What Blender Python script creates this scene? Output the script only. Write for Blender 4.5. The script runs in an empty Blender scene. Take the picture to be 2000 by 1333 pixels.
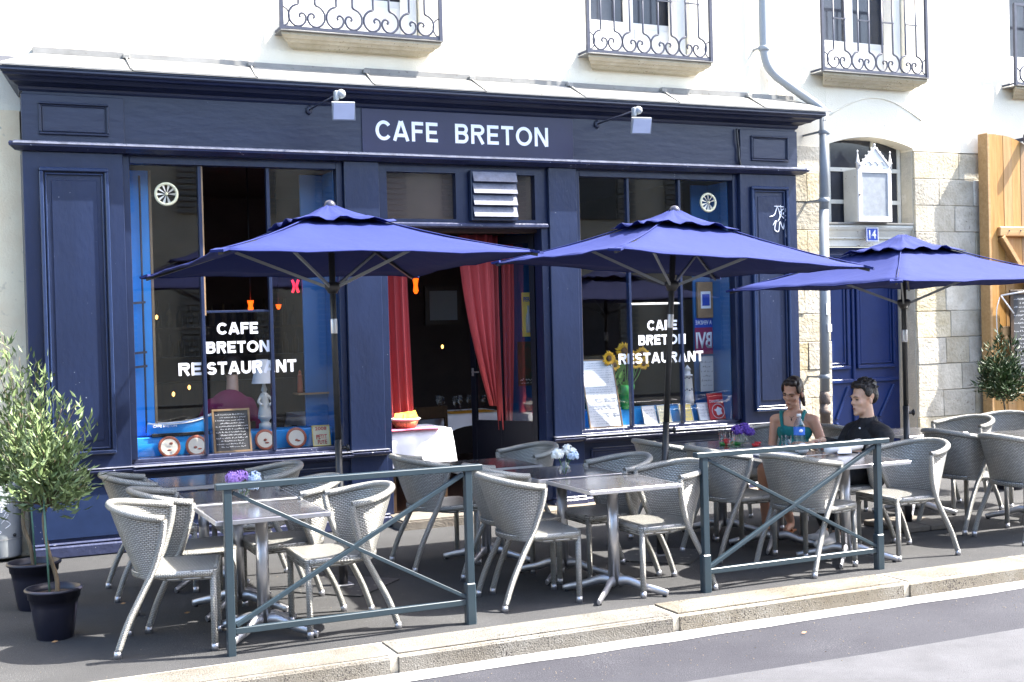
import bpy, bmesh, math, random
from mathutils import Vector, Matrix
R = math.radians
random.seed(7)
sc = bpy.context.scene
# ---------------------------------------------------------------- camera
cd = bpy.data.cameras.new('camera'); cam = bpy.data.objects.new('camera', cd); sc.collection.objects.link(cam)
def cam_axes(y, p, r):
    f = Vector((math.sin(y)*math.cos(p), math.cos(y)*math.cos(p), math.sin(p)))
    rt = Vector((math.cos(y), -math.sin(y), 0)); up = rt.cross(f)
    return rt*math.cos(r)+up*math.sin(r), -rt*math.sin(r)+up*math.cos(r), f
rt, up, fw = cam_axes(0.428131625, -0.0145485, -0.025694)
cam.matrix_world = Matrix(((rt.x, up.x, -fw.x, 0), (rt.y, up.y, -fw.y, 0), (rt.z, up.z, -fw.z, 1.8), (0, 0, 0, 1)))
cd.sensor_width = 36; cd.lens = 36*2425.4/2000; cd.clip_start = 0.05; cd.clip_end = 2000
sc.camera = cam
# ---------------------------------------------------------------- sky, sun, exposure
w = bpy.data.worlds.new('World'); sc.world = w; w.use_nodes = True
SUN = Vector((1, -0.32, 1.4)).normalized()
nt = w.node_tree; sky = nt.nodes.new('ShaderNodeTexSky'); sky.sky_type = 'NISHITA'; sky.sun_disc = False
sky.sun_elevation = math.asin(SUN.z); sky.sun_rotation = math.atan2(SUN.x, SUN.y); sky.dust_density = 2.5; sky.ozone_density = 1.5
nt.links.new(sky.outputs[0], nt.nodes['Background'].inputs[0]); nt.nodes['Background'].inputs[1].default_value = 0.15
sd = bpy.data.lights.new('sun', 'SUN'); so = bpy.data.objects.new('sun', sd); sc.collection.objects.link(so)
sd.energy = 4.3; sd.angle = R(0.6); sd.color = (1, 0.955, 0.88); so.rotation_euler = SUN.to_track_quat('Z', 'Y').to_euler()
so.location = (12, 0, 12)
vs = sc.view_settings; vs.view_transform = 'Standard'; vs.look = 'None'; vs.gamma = 1; vs.exposure = 2.4; vs.use_curve_mapping = False
sc.cycles.max_bounces = 8; sc.cycles.transparent_max_bounces = 12; sc.cycles.caustics_reflective = False; sc.cycles.caustics_refractive = False
sc.cycles.use_denoising = True; sc.cycles.sample_clamp_indirect = 6
# ---------------------------------------------------------------- materials
def mat(name, col, rough=.5, metal=0, noise=0, nscale=6, bump=0, bscale=60, spec=.5, col2=None, stretch=None, emit=0, coat=0):
    m = bpy.data.materials.new(name); m.use_nodes = True; n = m.node_tree; b = n.nodes['Principled BSDF']
    b.inputs['Base Color'].default_value = (*col, 1); b.inputs['Roughness'].default_value = rough; b.inputs['Metallic'].default_value = metal
    b.inputs['Specular IOR Level'].default_value = spec; b.inputs['Coat Weight'].default_value = coat
    if emit:
        b.inputs['Emission Color'].default_value = (*col, 1); b.inputs['Emission Strength'].default_value = emit
    tc = n.nodes.new('ShaderNodeTexCoord'); mp = n.nodes.new('ShaderNodeMapping'); n.links.new(tc.outputs['Object'], mp.inputs[0])
    if stretch: mp.inputs['Scale'].default_value = stretch
    if noise or col2:
        nz = n.nodes.new('ShaderNodeTexNoise'); nz.inputs['Scale'].default_value = nscale; nz.inputs['Detail'].default_value = 8; nz.inputs['Roughness'].default_value = .65
        n.links.new(mp.outputs[0], nz.inputs[0])
        r = n.nodes.new('ShaderNodeValToRGB'); n.links.new(nz.outputs[0], r.inputs[0])
        c2 = col2 or tuple(c*(1-noise) for c in col)
        r.color_ramp.elements[0].color = (*c2, 1); r.color_ramp.elements[1].color = (*col, 1)
        r.color_ramp.elements[0].position = .34; r.color_ramp.elements[1].position = .66
        n.links.new(r.outputs[0], b.inputs['Base Color'])
    if bump:
        bz = n.nodes.new('ShaderNodeTexNoise'); bz.inputs['Scale'].default_value = bscale; bz.inputs['Detail'].default_value = 5
        n.links.new(mp.outputs[0], bz.inputs[0])
        bp = n.nodes.new('ShaderNodeBump'); bp.inputs['Strength'].default_value = min(1, bump); bp.inputs['Distance'].default_value = .01*max(1, bump)
        n.links.new(bz.outputs[0], bp.inputs['Height']); n.links.new(bp.outputs[0], b.inputs['Normal'])
    return m
def speck(m, col, scale=90, lo=.70, hi=.74, big=3):
    """overlay small chips or grains of another colour"""
    n = m.node_tree; b = n.nodes['Principled BSDF']; tc = n.nodes.new('ShaderNodeTexCoord')
    a = n.nodes.new('ShaderNodeTexNoise'); a.inputs['Scale'].default_value = scale; a.inputs['Detail'].default_value = 2
    c = n.nodes.new('ShaderNodeTexNoise'); c.inputs['Scale'].default_value = big
    n.links.new(tc.outputs['Object'], a.inputs[0]); n.links.new(tc.outputs['Object'], c.inputs[0])
    ad = n.nodes.new('ShaderNodeMath'); ad.operation = 'MULTIPLY_ADD'; ad.inputs[1].default_value = .35
    n.links.new(c.outputs[0], ad.inputs[0]); n.links.new(a.outputs[0], ad.inputs[2])
    sb = n.nodes.new('ShaderNodeMath'); sb.operation = 'SUBTRACT'; sb.inputs[1].default_value = .17; n.links.new(ad.outputs[0], sb.inputs[0])
    r = n.nodes.new('ShaderNodeMapRange'); r.inputs[1].default_value = lo; r.inputs[2].default_value = hi; n.links.new(sb.outputs[0], r.inputs[0])
    mx = n.nodes.new('ShaderNodeMix'); mx.data_type = 'RGBA'; mx.inputs[7].default_value = (*col, 1)
    src = b.inputs['Base Color']
    if src.links:
        n.links.new(src.links[0].from_socket, mx.inputs[6])
    else: mx.inputs[6].default_value = src.default_value
    n.links.new(r.outputs[0], mx.inputs[0]); n.links.new(mx.outputs[2], src)
    return m
M = {}
M['blue'] = speck(mat('navy_paint', (.0145, .0245, .066), .30, noise=.28, nscale=2.2, bump=.25, bscale=25, stretch=(1, 1, .45), col2=(.010, .017, .046)), (.30, .32, .37), 48, .775, .80, 2.5)
M['bluetop'] = speck(mat('navy_paint_weathered', (.016, .023, .053), .38, noise=.2, nscale=1.6, bump=.3, bscale=14, stretch=(.4, 1, 1.2), col2=(.011, .016, .037)), (.3, .32, .36), 60, .82, .85, 2)
M['bluesill'] = speck(mat('worn_sill_paint', (.04, .048, .10), .3, noise=.3, nscale=8, bump=.4, bscale=30), (.55, .56, .6), 40, .72, .78, 4)
M['littop'] = speck(mat('sunlit_top_paint', (.20, .21, .27), .45, noise=.55, nscale=9, bump=.3, bscale=40), (.10, .11, .2), 45, .70, .76, 5)  # pale navy: sun and sky light on tops and ledge nose, put into the colour
M['doorblue'] = speck(mat('door_paint', (.008, .026, .125), .3, noise=.25, nscale=3, bump=.15, bscale=20), (.3, .32, .4), 60, .84, .87)
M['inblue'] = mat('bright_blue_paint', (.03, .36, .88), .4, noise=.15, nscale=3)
M['inblue_shade'] = mat('shaded_blue_paint', (.02, .15, .38), .5, noise=.15, nscale=3)  # the bay's blue darkened: shade painted into the right reveals
M['plaster'] = speck(mat('cream_plaster', (.86, .80, .66), .9, nscale=1.3, bump=.35, bscale=70, col2=(.78, .71, .56)), (.6, .52, .4), 12, .70, .85, 1.5)
M['stained'] = speck(mat('stained_warm_plaster', (.98, .86, .60), .9, nscale=1.6, bump=.35, bscale=70, col2=(.86, .68, .44)), (.5, .42, .3), 12, .66, .8, 1.5)
M['mould'] = mat('glossy_navy_moulding', (.022, .038, .095), .22, noise=.2, nscale=8)
M['plaster2'] = mat('white_plaster', (.86, .83, .76), .9, noise=.06, nscale=1, bump=.3, bscale=70)
M['limestone'] = speck(mat('limestone', (.60, .54, .42), .95, nscale=5, bump=1.0, bscale=30, col2=(.42, .36, .25)), (.26, .21, .15), 34, .68, .78, 3)
M['sillstone'] = speck(mat('sill_stone', (.56, .50, .37), .9, nscale=6, bump=.6, bscale=40, col2=(.44, .38, .26)), (.2, .16, .1), 50, .66, .74, 3)
M['mortar'] = mat('lime_mortar', (.56, .51, .41), .95, noise=.2, nscale=8, bump=.7, bscale=50)
M['lead'] = speck(mat('weathered_zinc_sheet', (.27, .265, .25), .6, nscale=5, bump=.2, bscale=12, col2=(.185, .18, .165), stretch=(.6, 2.5, 1)), (.13, .12, .1), 25, .66, .78, 3)
M['iron'] = mat('grey_wrought_iron', (.05, .055, .085), .45, noise=.3, nscale=20)
M['pvc'] = mat('blue_grey_metal_pipe', (.30, .32, .33), .45, noise=.12, nscale=4)
M['rust'] = mat('rusty_collar', (.22, .17, .14), .8, noise=.5, nscale=12, bump=.5)
M['fence'] = mat('blue_grey_railing_paint', (.027, .046, .060), .38, noise=.12, nscale=9)
M['steel'] = mat('brushed_steel', (.62, .62, .64), .36, .85, noise=.1, nscale=30, stretch=(3, 3, .3))
M['alu'] = mat('cast_aluminium', (.62, .62, .65), .38, .85, noise=.15, nscale=15, bump=.15, bscale=60)
M['darkpole'] = mat('dark_grey_pole', (.055, .055, .055), .4, .4, noise=.2, nscale=10)
M['finial'] = mat('dark_polished_knob', (.06, .06, .085), .25, .3)
M['black'] = mat('black_plastic', (.012, .012, .014), .45)
M['baseplate'] = speck(mat('scuffed_steel_plate', (.07, .07, .07), .5, .3, noise=.4, nscale=8), (.25, .23, .2), 30, .64, .72)
M['stonebase'] = mat('brown_concrete_slab', (.16, .14, .115), .9, noise=.25, nscale=10, bump=.4)
M['pot'] = mat('purple_black_plastic_pot', (.018, .018, .032), .38, noise=.2, nscale=8)
M['soil'] = mat('potting_soil', (.10, .07, .045), 1, noise=.6, nscale=60, bump=1, bscale=80)
M['bark'] = mat('bark', (.24, .18, .11), .9, noise=.5, nscale=25, bump=.7, bscale=60, stretch=(1, 1, .3))
M['cane'] = mat('green_stake', (.11, .25, .19), .5, noise=.15)
M['asphalt'] = speck(mat('pavement_asphalt', (.052, .052, .053), .9, nscale=.9, bump=.9, bscale=200, col2=(.032, .032, .033)), (.15, .15, .15), 150, .66, .72, 2)
M['road'] = speck(mat('road_asphalt', (.040, .040, .049), .9, nscale=1.1, bump=.9, bscale=200, col2=(.024, .0235, .032)), (.10, .10, .11), 130, .64, .72, 2)
M['road2'] = speck(mat('pale_road_surface', (.082, .082, .090), .9, nscale=4, bump=.6, bscale=180, col2=(.060, .060, .066)), (.035, .035, .04), 110, .66, .74, 2)
M['gutter'] = speck(mat('white_gutter_line', (.42, .415, .41), .8, noise=.15, nscale=8, bump=.4, bscale=90), (.3, .28, .26), 70, .68, .73, 5)
M['granite'] = speck(speck(mat('granite_kerb', (.195, .183, .158), .85, nscale=4, bump=.9, bscale=120, col2=(.14, .122, .095)), (.035, .028, .025), 95, .60, .66, 3), (.27, .26, .24), 120, .64, .7, 2)
M['step'] = speck(mat('beige_step_stone', (.24, .21, .165), .9, nscale=4, bump=.8, bscale=70, col2=(.16, .13, .10)), (.2, .15, .11), 60, .63, .7, 3)
M['canopy'] = mat('indigo_canvas', (.0155, .025, .128), .85, noise=.10, nscale=2.2, bump=.9, bscale=5, spec=.25)
M['white'] = mat('white_paint', (.78, .77, .75), .5, noise=.06, nscale=5)
M['offwhite'] = speck(mat('chipped_white_paint', (.70, .69, .62), .6, noise=.12, nscale=6), (.32, .27, .2), 40, .68, .74)
M['letter'] = mat('white_lettering', (.92, .92, .95), .5)
M['wood'] = mat('honey_larch', (.44, .25, .09), .55, nscale=5, bump=.2, bscale=30, col2=(.33, .17, .05), stretch=(6, 6, .5))
M['wood2'] = mat('honey_larch_batten', (.46, .28, .12), .55, nscale=5, bump=.2, bscale=30, col2=(.35, .19, .07), stretch=(.5, 6, 6))
M['darkwood'] = mat('dark_wood', (.07, .038, .018), .4, noise=.4, nscale=8, stretch=(4, 4, .4))
M['frameoak'] = mat('oak_strip', (.38, .24, .12), .5, noise=.3, nscale=8)
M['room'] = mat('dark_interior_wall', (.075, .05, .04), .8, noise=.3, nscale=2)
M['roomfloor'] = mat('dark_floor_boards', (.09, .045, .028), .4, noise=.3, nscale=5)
M['curtain'] = mat('red_curtain', (.52, .075, .075), .8, noise=.15, nscale=12, stretch=(4, 4, .4))
M['cloth'] = mat('white_tablecloth', (.86, .86, .90), .85, noise=.03, nscale=4)
M['pink'] = mat('pink_runner', (.75, .16, .25), .8, noise=.1)
M['orange'] = mat('orange_napkin', (.92, .42, .03), .7, noise=.1, nscale=20)
M['basket'] = mat('wicker_basket', (.55, .30, .12), .7, noise=.5, nscale=60, bump=.8, bscale=90)
M['lampor'] = mat('orange_lamp_glow', (1, .10, .005), .4, emit=.55)
M['lampyl'] = mat('warm_bulb_glow', (1, .5, .12), .4, emit=1)
M['neon'] = mat('red_neon_glow', (1, .02, .05), .4, emit=.5)
M['chalk'] = mat('slate_board', (.045, .047, .052), .7, noise=.3, nscale=3)
M['chalkw'] = mat('chalk_marks', (.75, .76, .78), .8)
M['paper'] = mat('printed_paper', (.90, .91, .91), .6, noise=.08, nscale=3)
M['paperwhite'] = mat('white_paper', (.88, .87, .86), .6)
M['grey'] = mat('grey_print', (.42, .44, .46), .7)
M['red'] = mat('red_cover', (.62, .02, .03), .4)
M['yellow'] = mat('yellow_cover', (.90, .68, .16), .45)
M['cream'] = mat('cream_cover', (.85, .78, .50), .5)
M['terracotta'] = mat('terracotta_glaze', (.45, .12, .06), .35, noise=.2, nscale=10)
M['ceramic'] = mat('cream_ceramic', (.82, .76, .62), .3, noise=.05)
M['green'] = mat('green_glaze', (.02, .30, .05), .3)
M['petaly'] = mat('sunflower_petal', (.90, .50, .02), .6)
M['seed'] = mat('sunflower_seeds', (.12, .06, .02), .9, bump=.6)
M['leaf'] = mat('sunflower_leaf', (.10, .25, .05), .5)
M['pwhite'] = mat('white_petal', (.82, .84, .80), .7)
M['pblue'] = mat('pale_blue_petal', (.58, .70, .86), .7)
M['ppurp'] = mat('violet_petal', (.42, .24, .66), .7)
M['pviol'] = mat('deep_violet_petal', (.16, .07, .45), .7)
M['skin'] = mat('warm_skin', (.64, .34, .225), .45, noise=.08, nscale=8)
M['skin2'] = mat('tanned_skin', (.72, .44, .30), .45, noise=.08, nscale=8)
for k_ in ('skin', 'skin2'):
    b_ = M[k_].node_tree.nodes['Principled BSDF']; b_.inputs['Subsurface Weight'].default_value = .15; b_.inputs['Subsurface Scale'].default_value = .02; b_.inputs['Subsurface Radius'].default_value = (1, .35, .2)
M['hair'] = mat('dark_brown_hair', (.035, .018, .011), .45, noise=.5, nscale=60, bump=.5, bscale=90)
M['hair2'] = mat('near_black_hair', (.018, .011, .008), .45, noise=.5, nscale=70, bump=.8, bscale=90)
M['teal'] = mat('teal_top', (.01, .21, .21), .8, noise=.2, nscale=30)
M['navy'] = mat('navy_denim', (.018, .028, .075), .8, noise=.3, nscale=30)
M['blackcloth'] = mat('black_cotton', (.010, .010, .013), .75, noise=.3, nscale=15, bump=2.2, bscale=11)
M['magenta'] = mat('magenta_shirt', (.26, .02, .09), .8, noise=.1, nscale=30)
M['lip'] = mat('lips', (.40, .15, .12), .45)
M['eye'] = mat('dark_eye', (.02, .012, .01), .25)
M['shoe'] = mat('tan_sandal', (.42, .16, .06), .5)
M['label'] = mat('blue_bottle_label', (.03, .16, .62), .4)
M['plateblue'] = mat('enamel_blue', (.03, .08, .45), .3, noise=.15, nscale=20)
M['dkglass'] = mat('dark_window_glass', (.05, .055, .07), .08, noise=.5, nscale=2)
M['frost'] = mat('dusty_glass', (.30, .32, .34), .35, noise=.25, nscale=14)
M['lampglass'] = mat('floodlight_glass', (.60, .62, .70), .15, noise=.1)
M['oppwall'] = mat('opposite_stone_wall', (.62, .56, .44), .9, noise=.2, nscale=1.5)
M['shutter'] = mat('grey_shutter', (.24, .24, .22), .7)
M['tile'] = mat('clay_roof', (.3, .14, .08), .8)
def vary(m, amt=.3, sat=.2):
    """tone and warmth differ a little from piece to piece"""
    n = m.node_tree; b = n.nodes['Principled BSDF']; oi = n.nodes.new('ShaderNodeObjectInfo'); hs = n.nodes.new('ShaderNodeHueSaturation')
    mr = n.nodes.new('ShaderNodeMapRange'); mr.inputs[3].default_value = 1-amt; mr.inputs[4].default_value = 1+amt*.5; n.links.new(oi.outputs['Random'], mr.inputs[0]); n.links.new(mr.outputs[0], hs.inputs['Value'])
    m2 = n.nodes.new('ShaderNodeMath'); m2.operation = 'MULTIPLY'; m2.inputs[1].default_value = 7.3; m3 = n.nodes.new('ShaderNodeMath'); m3.operation = 'FRACT'; m4 = n.nodes.new('ShaderNodeMapRange'); m4.inputs[3].default_value = 1-sat; m4.inputs[4].default_value = 1+sat
    n.links.new(oi.outputs['Random'], m2.inputs[0]); n.links.new(m2.outputs[0], m3.inputs[0]); n.links.new(m3.outputs[0], m4.inputs[0]); n.links.new(m4.outputs[0], hs.inputs['Saturation'])
    src = b.inputs['Base Color']; n.links.new(src.links[0].from_socket, hs.inputs['Color']); n.links.new(hs.outputs[0], src)
for k_, a_, s_ in (('limestone', .28, .3), ('wood', .22, .12), ('granite', .15, .25), ('lead', .15, .1), ('step', .2, .2)): vary(M[k_], a_, s_)
def leafmat(name, c1, c2):
    m = mat(name, c1, .5, col2=c2, nscale=9, spec=.4); return m
M['olive'] = leafmat('olive_leaves', (.20, .27, .10), (.085, .12, .055))
M['olive2'] = leafmat('dark_olive_leaves', (.040, .075, .018), (.018, .035, .010))
def glassmat(name, col=(1, 1, 1), refl=1.0, tint=.94):
    m = bpy.data.materials.new(name); m.use_nodes = True; n = m.node_tree; n.nodes.clear()
    o = n.nodes.new('ShaderNodeOutputMaterial'); mx = n.nodes.new('ShaderNodeMixShader'); t = n.nodes.new('ShaderNodeBsdfTransparent')
    g = n.nodes.new('ShaderNodeBsdfGlossy'); ge = n.nodes.new('ShaderNodeNewGeometry'); dt = n.nodes.new('ShaderNodeVectorMath'); dt.operation = 'DOT_PRODUCT'
    n.links.new(ge.outputs['Normal'], dt.inputs[0]); n.links.new(ge.outputs['Incoming'], dt.inputs[1])
    ab = n.nodes.new('ShaderNodeMath'); ab.operation = 'ABSOLUTE'; n.links.new(dt.outputs['Value'], ab.inputs[0]); om = n.nodes.new('ShaderNodeMath'); om.operation = 'SUBTRACT'; om.inputs[0].default_value = 1; n.links.new(ab.outputs[0], om.inputs[1])
    pw = n.nodes.new('ShaderNodeMath'); pw.operation = 'POWER'; pw.inputs[1].default_value = 5; n.links.new(om.outputs[0], pw.inputs[0])
    f = n.nodes.new('ShaderNodeMath'); f.operation = 'MULTIPLY_ADD'; f.inputs[1].default_value = .9; f.inputs[2].default_value = .06; n.links.new(pw.outputs[0], f.inputs[0])
    k = n.nodes.new('ShaderNodeMath'); k.operation = 'MULTIPLY'; k.inputs[1].default_value = refl; k.use_clamp = True
    t.inputs[0].default_value = (*[c*tint for c in col], 1); g.inputs['Roughness'].default_value = .01
    n.links.new(f.outputs[0], k.inputs[0]); n.links.new(k.outputs[0], mx.inputs[0]); n.links.new(t.outputs[0], mx.inputs[1]); n.links.new(g.outputs[0], mx.inputs[2])
    n.links.new(mx.outputs[0], o.inputs[0]); return m
M['glass'] = glassmat('window_glass', refl=1.35, tint=.96)
M['tumbler'] = glassmat('clear_glass', (.97, .98, .98), 1.1, .97)
M['bottlepl'] = glassmat('clear_plastic', (.90, .95, .99), 1.5, .96)
def weavemat(name='silver_grey_weave', bw=.023, rh=.012, mo=.0042, gap=.17, hi=.60, dist=.0055):
    m = bpy.data.materials.new(name); m.use_nodes = True; n = m.node_tree; b = n.nodes['Principled BSDF']
    uv = n.nodes.new('ShaderNodeUVMap'); bk = n.nodes.new('ShaderNodeTexBrick'); n.links.new(uv.outputs[0], bk.inputs[0])
    bk.offset = .5; bk.inputs['Scale'].default_value = 1; bk.inputs['Brick Width'].default_value = bw; bk.inputs['Row Height'].default_value = rh
    bk.inputs['Mortar Size'].default_value = mo; bk.inputs['Mortar Smooth'].default_value = 1
    bk.inputs['Color1'].default_value = (hi, hi*.985, hi*.925, 1); bk.inputs['Color2'].default_value = (hi*.78, hi*.77, hi*.715, 1); bk.inputs['Mortar'].default_value = (gap, gap*.97, gap*.86, 1)
    bp = n.nodes.new('ShaderNodeBump'); bp.invert = True; bp.inputs['Strength'].default_value = 1; bp.inputs['Distance'].default_value = dist
    n.links.new(bk.outputs['Fac'], bp.inputs['Height']); n.links.new(bk.outputs['Color'], b.inputs['Base Color']); n.links.new(bp.outputs[0], b.inputs['Normal'])
    b.inputs['Roughness'].default_value = .34; b.inputs['Metallic'].default_value = .35; b.inputs['Specular IOR Level'].default_value = .6
    return m
M['weave'] = weavemat()
M['wrap'] = weavemat('silver_grey_wrapping', .016, .0095, .003, .20, .60, .004)
def topmat():
    m = bpy.data.materials.new('grey_wood_grain_tabletop'); m.use_nodes = True; n = m.node_tree; b = n.nodes['Principled BSDF']
    tc = n.nodes.new('ShaderNodeTexCoord'); mp = n.nodes.new('ShaderNodeMapping'); mp.inputs['Scale'].default_value = (1.2, 22, 1); nz = n.nodes.new('ShaderNodeTexNoise')
    nz.inputs['Scale'].default_value = 2.5; nz.inputs['Detail'].default_value = 8; r = n.nodes.new('ShaderNodeValToRGB')
    r.color_ramp.elements[0].color = (.055, .052, .055, 1); r.color_ramp.elements[1].color = (.26, .26, .28, 1); r.color_ramp.elements[0].position = .33; r.color_ramp.elements[1].position = .68
    n.links.new(tc.outputs['Object'], mp.inputs[0]); n.links.new(mp.outputs[0], nz.inputs[0]); n.links.new(nz.outputs[0], r.inputs[0]); n.links.new(r.outputs[0], b.inputs['Base Color'])
    b.inputs['Roughness'].default_value = .2; b.inputs['Metallic'].default_value = .6; b.inputs['Coat Weight'].default_value = .4; b.inputs['Coat Roughness'].default_value = .12
    return m
M['top'] = topmat()
# ---------------------------------------------------------------- mesh helpers
def nb(): return bmesh.new()
def V(*a): return Vector(a)
def box(bm, x0, x1, y0, y1, z0, z1, bev=0, seg=1):
    t = bmesh.new() if bev else bm
    mt = Matrix.Translation(((x0+x1)/2, (y0+y1)/2, (z0+z1)/2)) @ Matrix.Diagonal((abs(x1-x0), abs(y1-y0), abs(z1-z0), 1))
    bmesh.ops.create_cube(t, size=1, matrix=mt)
    if bev:
        bmesh.ops.bevel(t, geom=t.edges[:], offset=bev, segments=seg, affect='EDGES'); merge(bm, t)
    return bm
def merge(bm, t, mtx=None):
    if mtx is not None: bmesh.ops.transform(t, matrix=mtx, verts=t.verts)
    me = bpy.data.meshes.new('tmp'); t.to_mesh(me); t.free(); bm.from_mesh(me); bpy.data.meshes.remove(me)
def bar(bm, a, b, wd, ht, upv=(0, 0, 1), bev=0):
    a, b = Vector(a), Vector(b); d = b-a; L = d.length; x = d.normalized(); u = Vector(upv)
    if abs(x.dot(u)) > .99: u = Vector((0, 1, 0))
    y = u.cross(x).normalized(); z = x.cross(y)
    mt = Matrix(((x.x, y.x, z.x, 0), (x.y, y.y, z.y, 0), (x.z, y.z, z.z, 0), (0, 0, 0, 1))); mt.translation = (a+b)/2
    t = bmesh.new(); bmesh.ops.create_cube(t, size=1, matrix=Matrix.Diagonal((L, wd, ht, 1)))
    if bev: bmesh.ops.bevel(t, geom=t.edges[:], offset=bev, segments=1, affect='EDGES')
    merge(bm, t, mt); return bm
def tube(bm, pts, rad, n=8, cap=True, squash=1, closed=False):
    pts = [Vector(p) for p in pts]; N = len(pts); rads = rad if isinstance(rad, (list, tuple)) else [rad]*N
    uvl = bm.loops.layers.uv.verify(); rings = []; L = 0; prev = None; lens = []
    for i, p in enumerate(pts):
        if closed: t = (pts[(i+1) % N]-pts[i-1])
        else: t = (pts[min(i+1, N-1)]-pts[max(i-1, 0)])
        t.normalize()
        if prev is None:
            u = Vector((0, 0, 1)) if abs(t.z) < .9 else Vector((1, 0, 0)); u = (u-t*u.dot(t)).normalized()
        else: u = (prev-t*prev.dot(t)).normalized()
        prev = u; v = t.cross(u)
        if i: L += (p-pts[i-1]).length
        lens.append(L)
        rings.append([bm.verts.new(p+(u*math.cos(2*math.pi*k/n)+v*math.sin(2*math.pi*k/n)*squash)*rads[i]) for k in range(n)])
    for i in range(N if closed else N-1):
        A, B = rings[i], rings[(i+1) % N]; la = lens[i]; lb = lens[i+1] if i+1 < N else la+.05
        for k in range(n):
            f = bm.faces.new((A[k], A[(k+1) % n], B[(k+1) % n], B[k])); f.smooth = True
            c = 2*math.pi*rads[i]/n
            for lp, uvv in zip(f.loops, ((k*c, la), ((k+1)*c, la), ((k+1)*c, lb), (k*c, lb))): lp[uvl].uv = uvv
    if cap and not closed:
        bm.faces.new(rings[0][::-1]); bm.faces.new(rings[-1])
    return bm
def spline(P, n=6):
    P = [Vector(p) for p in P]; out = []
    for i in range(len(P)-1):
        p0 = P[max(i-1, 0)]; p1 = P[i]; p2 = P[i+1]; p3 = P[min(i+2, len(P)-1)]
        for k in range(n):
            t = k/n; out.append(.5*((2*p1)+(p2-p0)*t+(2*p0-5*p1+4*p2-p3)*t*t+(3*p1-p0-3*p2+p3)*t**3))
    out.append(P[-1]); return out
def lathe(bm, prof, n=20, c=(0, 0, 0), cap=True, ang=None, mtx=None):
    t = bmesh.new(); rings = []
    for r, z in prof:
        rings.append([t.verts.new((r*math.cos(2*math.pi*k/n), r*math.sin(2*math.pi*k/n), z)) for k in range(n)])
    for A, B in zip(rings, rings[1:]):
        for k in range(n):
            f = t.faces.new((A[k], A[(k+1) % n], B[(k+1) % n], B[k])); f.smooth = True
    if cap:
        if prof[0][0] > 1e-4: t.faces.new(rings[0][::-1])
        if prof[-1][0] > 1e-4: t.faces.new(rings[-1])
    bmesh.ops.remove_doubles(t, verts=t.verts, dist=1e-5)
    merge(bm, t, (mtx or Matrix.Identity(4)) if mtx is not None else Matrix.Translation(c)); return bm
def ball(bm, c, r, sub=2, scl=(1, 1, 1), rot=None):
    t = bmesh.new(); bmesh.ops.create_icosphere(t, subdivisions=sub, radius=1)
    for f in t.faces: f.smooth = True
    m = Matrix.Translation(c) @ (rot.to_4x4() if rot else Matrix.Identity(4)) @ Matrix.Diagonal((r*scl[0], r*scl[1], r*scl[2], 1))
    merge(bm, t, m); return bm
def prism(bm, poly, y0, y1):
    """polygon in x,z extruded along y (y0 = front)"""
    a = [bm.verts.new((x, y0, z)) for x, z in poly]; b = [bm.verts.new((x, y1, z)) for x, z in poly]; n = len(poly)
    fs = [bm.faces.new(a), bm.faces.new(b[::-1])]
    for i in range(n): fs.append(bm.faces.new((a[i], b[i], b[(i+1) % n], a[(i+1) % n])))
    bmesh.ops.recalc_face_normals(bm, faces=fs); return bm
def extr_x(bm, prof, x0, x1, cut0=0, cut1=0):
    """profile in y,z swept along x (mitred returns: ends shifted by cut * (yref-y))"""
    yr = max(p[0] for p in prof)
    a = [bm.verts.new((x0-cut0*(yr-y), y, z)) for y, z in prof]; b = [bm.verts.new((x1+cut1*(yr-y), y, z)) for y, z in prof]; n = len(prof)
    fs = [bm.faces.new(a), bm.faces.new(b[::-1])]
    for i in range(n): fs.append(bm.faces.new((a[i], a[(i+1) % n], b[(i+1) % n], b[i])))
    bmesh.ops.recalc_face_normals(bm, faces=fs); return bm
OFF = {}
def link(o): sc.collection.objects.link(o); return o
def thing(name, label, cat, loc=(0, 0, 0), rz=0, group=None, kind=None):
    o = bpy.data.objects.new(name, None); o.empty_display_size = .1; link(o); o.location = loc; o.rotation_euler = (0, 0, rz)
    OFF[o.name] = Vector(loc); 
    if label: o['label'] = label
    if cat: o['category'] = cat
    if group: o['group'] = group
    if kind: o['kind'] = kind
    return o
def obj(name, bm, m, parent=None, label=None, kind=None, smooth=False, local=False):
    """one mesh object; coordinates are world coordinates unless local"""
    me = bpy.data.meshes.new(name)
    off = OFF.get(parent.name, Vector()) if parent else Vector()
    if off.length and not local: bmesh.ops.translate(bm, vec=-off, verts=bm.verts)
    if smooth:
        for f in bm.faces: f.smooth = True
    bm.to_mesh(me); bm.free(); me.materials.append(M[m] if isinstance(m, str) else m)
    o = bpy.data.objects.new(name, me); link(o); OFF[o.name] = off
    if parent: o.parent = parent
    if label: o['label'] = label
    if kind: o['kind'] = kind
    return o
def solo(name, bm, m, label, cat, loc, group=None, smooth=False):
    """a thing that is one mesh, its origin at loc"""
    bmesh.ops.translate(bm, vec=-Vector(loc), verts=bm.verts)
    o = obj(name, bm, m, None, label, smooth=smooth); o.location = loc; o['category'] = cat; OFF[o.name] = Vector(loc)
    if group: o['group'] = group
    return o
def struct(name, bm, m, parent=None):
    o = obj(name, bm, m, parent)
    if not parent: o['kind'] = 'structure'
    return o
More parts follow.
